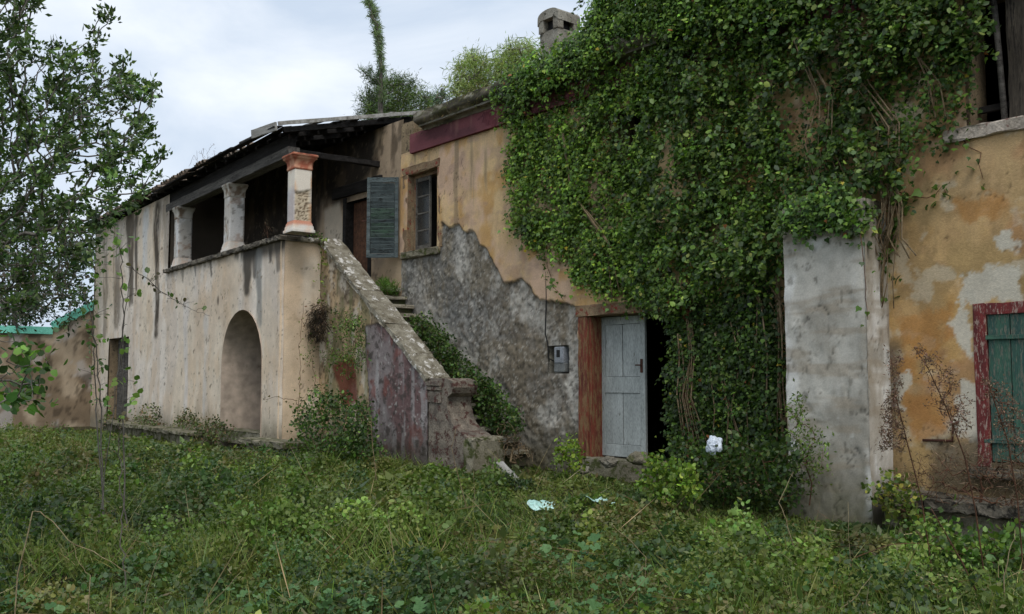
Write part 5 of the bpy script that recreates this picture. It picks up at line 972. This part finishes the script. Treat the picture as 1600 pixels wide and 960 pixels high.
plant('twiggy_shrub', 'tangle of bare greyish twigs below the evergreen at left edge', 'shrub', [ground_at(-170, 8.3), np.array(at(-160, 600, 8.3)), np.array(at(-130, 520, 8.3)), np.array(at(-100, 470, 8.2))], tw_, [S(84, 104, 60), S(110, 100, 84)], [1, 1], 5, 0.05, 0.04, 'oval', 'leaf', 'bark', 0.0026, 0.36, 0.03, bias=0.5, sub=4)
DT = [(-150, 330), (90, 330), (128, 390), (140, 470), (100, 505), (-150, 515)]
b_ = ground_at(20, 30); tr_ = [b_, np.array(at(20, 560, 30)), np.array(at(24, 480, 30)), np.array(at(30, 420, 30))]
plant('evergreen_tree', 'dark dense tree behind the teal edged wall at far left', 'tree', tr_, px_att(DT, 260, 28.6, 32), [S(44, 62, 36), S(58, 78, 42)], [1, 1], 50, 0.22, 0.14, 'oval', 'leaf', 'bark', 0.012, 0.42, 0.0, clump=0.3)
LB = [(-60, 500), (20, 510), (50, 545), (118, 580), (100, 610), (50, 630), (-60, 640)]
b_ = ground_at(-40, 6.2); tr_ = [b_, np.array(at(-50, 700, 6.2)), np.array(at(-45, 600, 6.2)), np.array(at(-40, 520, 6.2))]
plant('young_tree', 'broad pale green leaves of young tree at lower left edge', 'tree', tr_, px_att(LB, 46, 5.7, 6.8), [S(106, 140, 60), S(84, 116, 52), S(62, 86, 46)], [2, 2, 2], 8, 0.05, 0.055, 'broad', 'leaf', 'bark', 0.003, 0.4, 0.05, 0.2, 0.6)
def sapling(label, px, d, n, size=0.06, per=2, pal=((116, 146, 66), (90, 120, 54), (70, 96, 48)), spread=0.09, rad=0.008):
    pts = [np.array(at(a, b, d)) for a, b in px]; g_ = ground_at(px[0][0], d, px[0][1]); pts[0][2] = g_[2]; f = []
    for i in range(len(pts) - 1): f += [pts[i] + (pts[i + 1] - pts[i]) * t + RNG.normal(0, 0.008, 3) for t in np.arange(8) / 8]
    f = np.array(f + [pts[-1]]); b0 = f[0].copy(); o = thing('sapling', label, 'sapling', loc=tuple(b0))
    link('stem', tube_mesh('stem', f - b0, list(np.linspace(rad, rad * 0.4, len(f))), 5), M['bark'], o)
    k = RNG.integers(len(f) // 4, len(f), n); pp, tw = [], []
    for i in k:
        e = f[i] + rdir(1)[0] * np.array((1, 1, 0.5)) * RNG.uniform(0.06, spread * 2.2) + np.array((0, 0, 0.03)); tw.append((f[i] - b0, e - b0)); pp += [e - b0] * per
    for s_, e_ in tw[:30]: link('twig', tube_mesh('twig', [s_, (s_ + e_) / 2 + np.array((0, 0, 0.01)), e_], 0.002, 3), M['bark'], o)
    pp = np.array(pp) + RNG.normal(0, 0.02, (len(pp), 3)); m_ = len(pp)
    link('foliage', leaf_mesh('foliage', pp, rdir(m_) * 0.6 + np.array((0.3, -0.4, 0.6)), rdir(m_) + np.array((0, 0, -0.3)), size * np.exp(RNG.normal(0, 0.3, m_)), colors(m_, [S(*c_) for c_ in pal], [1] * len(pal)), 'broad'), M['leaf'], o)
sapling('thin sapling with sparse pale leaves before the small far door', [(165, 760), (158, 640), (150, 540), (134, 470), (128, 440)], 9.0, 26, 0.045)
sapling('taller leafy sapling just left of the small far door', [(172, 745), (150, 640), (146, 540), (148, 430), (145, 390)], 9.6, 44, 0.05, 2)
sapling('sapling with broad bright leaves in front of the small far door', [(205, 790), (192, 690), (190, 560), (192, 470), (190, 400), (180, 370)], 8.4, 34, 0.055, 2, ((124, 154, 70), (96, 128, 58)))
sapling('drooping bare twig with small leaves crossing the beige wall', [(150, 800), (182, 600), (205, 420), (240, 445), (285, 480), (328, 494)], 8.8, 34, 0.04, 1, ((80, 104, 52), (92, 84, 56)), 0.05, 0.005)
sapling('bare dark stem standing in the left yard', [(197, 935), (192, 840), (188, 720), (186, 660)], 7.0, 14, 0.03, 1, ((96, 84, 62),), 0.03, 0.006)
# far trees above the roofs
def far_tree(name, label, poly, d, n, trunk_px, pal, wts, per, size, shape, spread, **k):
    b0 = ground_at(trunk_px[0][0], d); tr = [b0] + [np.array(at(a, b, d)) for a, b in trunk_px[1:]]
    return plant(name, label, 'tree', tr, px_att(poly, n, d - k.pop('dd', 1.2), d + 1.2), pal, wts, per, spread, size, shape, 'leaf', 'bark', k.pop('tip', 0.015), 0.42, 0.0, **k)
far_tree('pine_tree', 'dark rounded pine tree above the porch roof', [(562, 185), (572, 158), (566, 148), (600, 128), (622, 122), (645, 128), (652, 145), (676, 150), (684, 170), (640, 195), (580, 195)], 40, 170, [(622, 640), (620, 400), (618, 230), (616, 180)], [S(84, 102, 48), S(66, 88, 44), S(104, 116, 58)], [2, 2, 1], 90, 0.2, 'needle', 0.2, clump=0.45)
sp_ = [(600, 195), (592, 195), (592, 110), (588, 60), (573, 4), (572, -4), (576, -4), (586, 14), (594, 55), (599, 110)]
far_tree('cypress_tree', 'thin leaning spire tree with bent tip above the porch roof', sp_, 38, 190, [(597, 640), (597, 400), (596, 200), (595, 100), (590, 50), (576, 5)], [S(108, 128, 84), S(90, 108, 74), S(128, 142, 100)], [2, 2, 1], 26, 0.2, 'needle', 0.05, dd=0.3, clump=0.2)
far_tree('pine_tree', 'small side tuft of conifer left of the spire tree', [(562, 108), (572, 104), (590, 118), (592, 135), (575, 125)], 38, 20, [(588, 640), (590, 300), (592, 150)], [S(84, 102, 60), S(66, 84, 52)], [1, 1], 40, 0.2, 'needle', 0.08, dd=0.3)
YG = [S(142, 156, 88), S(118, 136, 70), S(166, 176, 116)]
far_tree('feathery_tree', 'feathery yellow green tree left of the chimney, lower one', [(703, 150), (706, 112), (722, 90), (738, 84), (752, 82), (766, 98), (770, 135), (745, 160)], 30, 130, [(735, 640), (738, 300), (738, 150)], YG, [2, 2, 1], 40, 0.2, 'needle', 0.14, droop=0.5, clump=0.18, dd=0.8)
far_tree('feathery_tree', 'feathery yellow green tree nearest the chimney', [(768, 135), (775, 96), (790, 74), (802, 64), (822, 68), (834, 78), (832, 105), (800, 130)], 30, 130, [(800, 640), (802, 300), (802, 130)], YG, [2, 2, 1], 40, 0.2, 'needle', 0.14, droop=0.5, clump=0.18, dd=0.8)
far_tree('conifer_sapling', 'small dark conifer tip above the cornice', [(676, 165), (690, 128), (700, 165)], 30, 24, [(690, 640), (690, 300), (690, 140)], [S(74, 96, 70)], [1], 26, 0.16, 'needle', 0.08)
bq = [np.array(PF.M @ PF.Y(a, b, 1.0)) for a, b in in_px([(290, 262), (312, 228), (335, 224), (340, 245), (318, 262)], 40)]
plant('bare_shrub', 'fine bare twigs rising above the porch roof tiles', 'shrub', [np.array(PF.M @ PF.Y(320, 275, 1.0)), np.array(PF.M @ PF.Y(320, 262, 1.0))], bq, [S(120, 104, 90)], [1], 2, 0.02, 0.06, 'needle', 'dry', 'brownstem', 0.0035, 0.35, crown='twigs')

# ------------------------------------------------------------------ mallow plants in the foreground, leaf by leaf
def mallow_leaf():
    n = 15; V = [(0, 0, -0.012)]; 
    for i in range(n):
        t = math.pi * (-0.42 + 1.84 * i / (n - 1)); rr = 0.05 * (1 + 0.10 * math.cos(t * 6.5)); V.append((rr * math.cos(t), rr * math.sin(t) + 0.012, 0.010 * math.sin(t * 5 + 1)))
    me = mesh('leaf', V, [(0, i, i + 1) for i in range(1, n)], True); return me
ML = [mallow_leaf() for _ in range(3)]
def mat_obj_leaf(name, a, b):
    m, n_, p = newmat(name); L = n_.links.new; oi = N(n_, 'ShaderNodeObjectInfo'); x_ = N(n_, 'ShaderNodeMix'); x_.data_type = 'RGBA'; x_.inputs[6].default_value = (*a, 1); x_.inputs[7].default_value = (*b, 1); L(oi.outputs['Random'], x_.inputs[0])
    tc_ = N(n_, 'ShaderNodeTexCoord'); no = N(n_, 'ShaderNodeTexNoise', Scale=60, Detail=3); L(tc_.outputs['Object'], no.inputs['Vector']); mr = N(n_, 'ShaderNodeMapRange'); mr.inputs[3].default_value = 0.7; mr.inputs[4].default_value = 1.25; L(no.outputs['Fac'], mr.inputs[0])
    sc = N(n_, 'ShaderNodeVectorMath', operation='SCALE'); L(x_.outputs[2], sc.inputs[0]); L(mr.outputs[0], sc.inputs['Scale']); L(sc.outputs[0], p.inputs['Base Color']); p.inputs['Roughness'].default_value = 0.5; p.inputs['Specular IOR Level'].default_value = 0.3
    t_ = N(n_, 'ShaderNodeBsdfTranslucent'); L(sc.outputs[0], t_.inputs['Color']); ms = N(n_, 'ShaderNodeMixShader'); ms.inputs[0].default_value = 0.25; L(p.outputs[0], ms.inputs[1]); L(t_.outputs[0], ms.inputs[2]); L(ms.outputs[0], n_.nodes['Material Output'].inputs['Surface']); return m
M['mallow'] = mat_obj_leaf('mallow_leaf', S(66, 104, 58), S(108, 142, 88))
for l_ in ML: l_.materials.append(M['mallow'])
MP = [(870, 905, 'mallow plant tallest of the round leaved patch, centre right front'), (945, 890, 'mallow plant at the right end of the front patch'), (905, 955, 'mallow plant at bottom edge right of centre'), (985, 945, 'mallow plant low at bottom edge, rightmost in patch'), (800, 950, 'mallow plant at bottom edge just right of centre'), (700, 945, 'mallow plant at bottom edge left of centre'), (600, 935, 'mallow plant in the middle of the left front patch'), (510, 940, 'mallow plant left of the middle front patch'), (435, 935, 'mallow plant farthest left in the round leaved patch'), (1065, 930, 'mallow plant standing apart to the right in front weeds'), (20, 955, 'mallow plant in the bottom left corner')]
for i, (a, b, lb) in enumerate(MP):
    d = 1.35 * F_PX / max(b - 590 + 0, 150); d = min(d, 6.5); p_ = at(a, b, d); x_, y_ = p_[0], p_[1]; g0 = float(gz(x_, y_))
    o = thing('mallow_plant', lb, 'plant', loc=(x_, y_, g0), group='mallow plants in the front weeds')
    hh_ = max(0.26, float(canopy(x_, y_)) + 0.05) 
    for j in range(26):
        an = random.uniform(0, 6.283); rr = 0.36 * math.sqrt(random.random()); z_ = hh_ * random.uniform(0.8, 1.25); sc = random.uniform(0.45, 0.9)
        l_ = link('leaf', ML[j % 3], None, o, (rr * math.cos(an), rr * math.sin(an), z_), (random.uniform(-0.6, 0.6), random.uniform(-0.6, 0.6), random.uniform(0, 6.28))); l_.scale = (sc, sc, sc)
    for j in range(4):
        an = random.uniform(0, 6.283); link('stem', tube_mesh('stem', [(0, 0, 0), (0.06 * math.cos(an), 0.06 * math.sin(an), hh_ * 0.5), (0.14 * math.cos(an), 0.14 * math.sin(an), hh_ * 0.85)], 0.003, 4), M['leafstem'] if 'leafstem' in M else M.setdefault('leafstem', mat_rough('green_stem', S(92, 112, 60), S(72, 92, 46), None, 9)), o)

# ------------------------------------------------------------------ dry stalks standing in the weeds
def stalk(label, px, d, rad=0.005, mat='palestem', cat='stalk', depths=None):
    rad *= 0.7
    P_ = [Vector(at(a, b, depths[i] if depths else d)) for i, (a, b) in enumerate(px)]; b0 = P_[0].copy(); g_ = float(gz(b0.x, b0.y)); 
    if b0.z > g_: P_ = [Vector((b0.x, b0.y, g_ - 0.02))] + P_; b0 = P_[0].copy()
    f = []
    for i in range(len(P_) - 1): f += [P_[i].lerp(P_[i + 1], t) + Vector(RNG.normal(0, 0.004, 3)) for t in (0, 0.33, 0.66)]
    f.append(P_[-1]); return tag(link('dry_stalk', tube_mesh('stalk', [q_ - b0 for q_ in f], list(np.linspace(rad, rad * 0.45, len(f))), 5), M[mat], None, b0), label, cat)
stalk('pale stalk snapped over into a long arch, front left', [(28, 895), (52, 798), (60, 800), (90, 822), (116, 852), (160, 870), (203, 896)], 5.2, 0.006)
stalk('short pale stem forking below the snapped stalk', [(140, 900), (124, 880), (114, 850)], 5.25, 0.004)
stalk('thin straw leaning right among front left weeds', [(225, 940), (240, 895), (252, 858)], 5.3, 0.004)
stalk('straw leaning right beside the mallow patch', [(318, 955), (345, 925), (378, 893)], 5.0, 0.004)
stalk('tall yellowish weed stalk before the stair newel', [(738, 835), (728, 790), (716, 745), (706, 700), (712, 670)], 9.5, 0.008, 'twig')
stalk('thin yellowish weed stem right of the tall newel stalk', [(738, 815), (742, 775), (740, 740)], 9.5, 0.005, 'twig')
stalk('pale stick slanting in weeds right of centre', [(1008, 872), (985, 845), (955, 818)], 6.6, 0.005)
stalk('grey forked stick before the buttress, bent at middle', [(1240, 852), (1228, 812), (1217, 786), (1228, 762), (1240, 738)], 7.6, 0.007)
stalk('straight thin stem standing before the buttress', [(1326, 935), (1327, 860), (1325, 785)], 6.3, 0.004)
stalk('long brown woody stem slanting at right', [(1545, 968), (1515, 900), (1480, 840), (1455, 795)], 5.6, 0.010, 'brownstem')
stalk('short pale stick at the right edge', [(1568, 900), (1578, 865), (1586, 828)], 6.0, 0.007)
stalk('pale stick lying in the front right weeds', [(1315, 950), (1340, 930), (1362, 900)], 5.2, 0.005)
stalk('arched brown runner low in front right weeds', [(1330, 875), (1390, 852), (1450, 850), (1510, 868)], 6.2, 0.005, 'brownstem')
stalk('thin leaning stick left of the forked grey one', [(1215, 862), (1195, 830), (1175, 800)], 7.2, 0.004, 'twig')
stalk('yellow green stem at the left foot of stair wall', [(590, 770), (583, 700), (580, 650)], 13.0, 0.012, 'twig')

# tall dead weeds at the right
DRY = [S(112, 90, 76), S(130, 108, 90), S(88, 72, 64)]
def dead_weed(label, px, d, poly, n, per, size, tip=0.0015):
    tr = [np.array(at(a, b, d)) for a, b in px]; g_ = tr[0].copy(); g_[2] = float(gz(g_[0], g_[1])) - 0.02; tr = [g_] + tr
    return plant('dead_weed', label, 'weed', tr, px_att(poly, n, d - 0.15, d + 0.2), DRY, [1, 1, 1], per, 0.018, size, 'oval', 'dry', 'brownstem', tip, 0.36, 0.06, 0.0, 0.1, 0.4, clump=0.15, crown='seed_heads', trunkname='stem', sides=3, back=0.3)
dead_weed('tall dead weed with brown plume leaning across the ochre wall', [(1545, 950), (1525, 800), (1508, 715), (1480, 640), (1450, 575), (1428, 543)], 7.0, [(1424, 538), (1452, 545), (1500, 590), (1522, 640), (1505, 690), (1470, 650), (1438, 630), (1445, 600)], 150, 9, 0.018)
dead_weed('dark dead weed with drooping plumes at the buttress corner', [(1455, 880), (1440, 780), (1420, 700), (1400, 620), (1392, 560)], 7.2, [(1385, 545), (1410, 555), (1405, 640), (1420, 700), (1372, 708), (1380, 650), (1388, 600)], 150, 10, 0.02)
dead_weed('dead grey weed standing before the green shutter', [(1600, 900), (1590, 780), (1575, 690), (1545, 600)], 7.0, [(1525, 592), (1560, 590), (1600, 640), (1610, 700), (1560, 690), (1545, 640)], 120, 8, 0.018)

# ------------------------------------------------------------------ odds and ends on the ground
def lumpy(name, loc, rx, ry, rz, mat, label, cat, amp=0.25, seed=0, sub=3, group=None):
    bm = bmesh.new(); bmesh.ops.create_icosphere(bm, subdivisions=sub, radius=1)
    from mathutils import noise as mn
    for v in bm.verts:
        k = 1 + amp * (mn.noise(v.co * 1.7 + Vector((seed * 3.1, 0, 0))) + 0.5 * mn.noise(v.co * 4.1 + Vector((seed, 5, 0)))); v.co = Vector((v.co.x * rx, v.co.y * ry, v.co.z * rz)) * k
    me = bpy.data.meshes.new(name); bm.to_mesh(me); bm.free(); return tag(link(name, me, M[mat], None, loc, (0, 0, seed)), label, cat, group)
p_ = W.Y(1116, 697, -1.42); bag = lumpy('plastic_bag', p_, 0.10, 0.09, 0.11, 'bag', 'crumpled white plastic bag caught in the brambles below ivy', 'bag', 0.3, 2, 4)
def rag(loc, sx, sy, label, seed):
    V = [(0, 0, 0.02)]; Fs = []; rn, tn = 6, 22
    for i in range(1, rn + 1):
        for k in range(tn):
            t = 2 * math.pi * k / tn; rr = i / rn * (0.5 + 0.28 * (float(vn(math.cos(t) * 2 + seed, math.sin(t) * 2, 2)) - 0.5) + 0.1 * (k % 5 == 0)); X_, Y_ = rr * sx * math.cos(t), rr * sy * math.sin(t); V.append((X_, Y_, 0.12 * (float(fbm(X_ * 14 + seed, Y_ * 14, 3, 1)) - 0.4)))
    for k in range(tn): Fs.append((0, 1 + k, 1 + (k + 1) % tn))
    for i in range(rn - 1):
        for k in range(tn): a = 1 + i * tn; Fs.append((a + k, a + tn + k, a + tn + (k + 1) % tn, a + (k + 1) % tn))
    o = link('litter', mesh('litter', V, Fs, False), M['aqua'], None, loc, (0.28, 0.1 * seed / 8, 0.75 + seed * 0.05)); s = o.modifiers.new('t', 'SOLIDIFY'); s.thickness = 0.004
    return tag(o, label, 'litter')
def on_canopy(px, py):
    for d in np.arange(5, 16, 0.05):
        p_ = at(px, py, d)
        if p_[2] < float(gz(p_[0], p_[1]) + canopy(p_[0], p_[1])) + 0.09: return p_
    return p_
rag(on_canopy(845, 790), 0.25, 0.2, 'pale aqua sheet of litter in weeds left of door axis', 3)
rag(on_canopy(939, 784), 0.27, 0.13, 'smaller pale aqua scrap of litter in weeds below the door', 8)
a_, b_ = W.Y(780, 727, -1.3), W.Y(818, 764, -1.9); a_[2] = max(a_[2], 0.4); dv = b_ - a_
pl = boxes('plank', [(0, dv.length, -0.06, 0.06, -0.02, 0.02)], M['palewood'], None, 0.004, 0.004, a_, (0, -math.asin(dv.z / dv.length), math.atan2(dv.y, dv.x)), cuts=4)
tag(pl, 'weathered grey plank leaning off the stair foot into weeds', 'plank')
for (a, b, s_, lb) in ((998, 716, 0.11, 'pale stone block on the ground under the grey door'), (952, 722, 0.10, 'stone at the foot of the red door jamb'), (1040, 732, 0.12, 'rounded stone in weeds right of the doorway'), (785, 690, 0.07, 'small pale stone on the bottom step by the newel'), (912, 735, 0.08, 'small stone in the weeds left of the door')):
    p_ = W.Y(a, b, -0.55); lumpy('stone', p_, s_ * 1.4, s_, s_ * 0.8, 'stone_moss' if s_ > 0.1 else 'stone', lb, 'stone', 0.3, a % 7, 3)
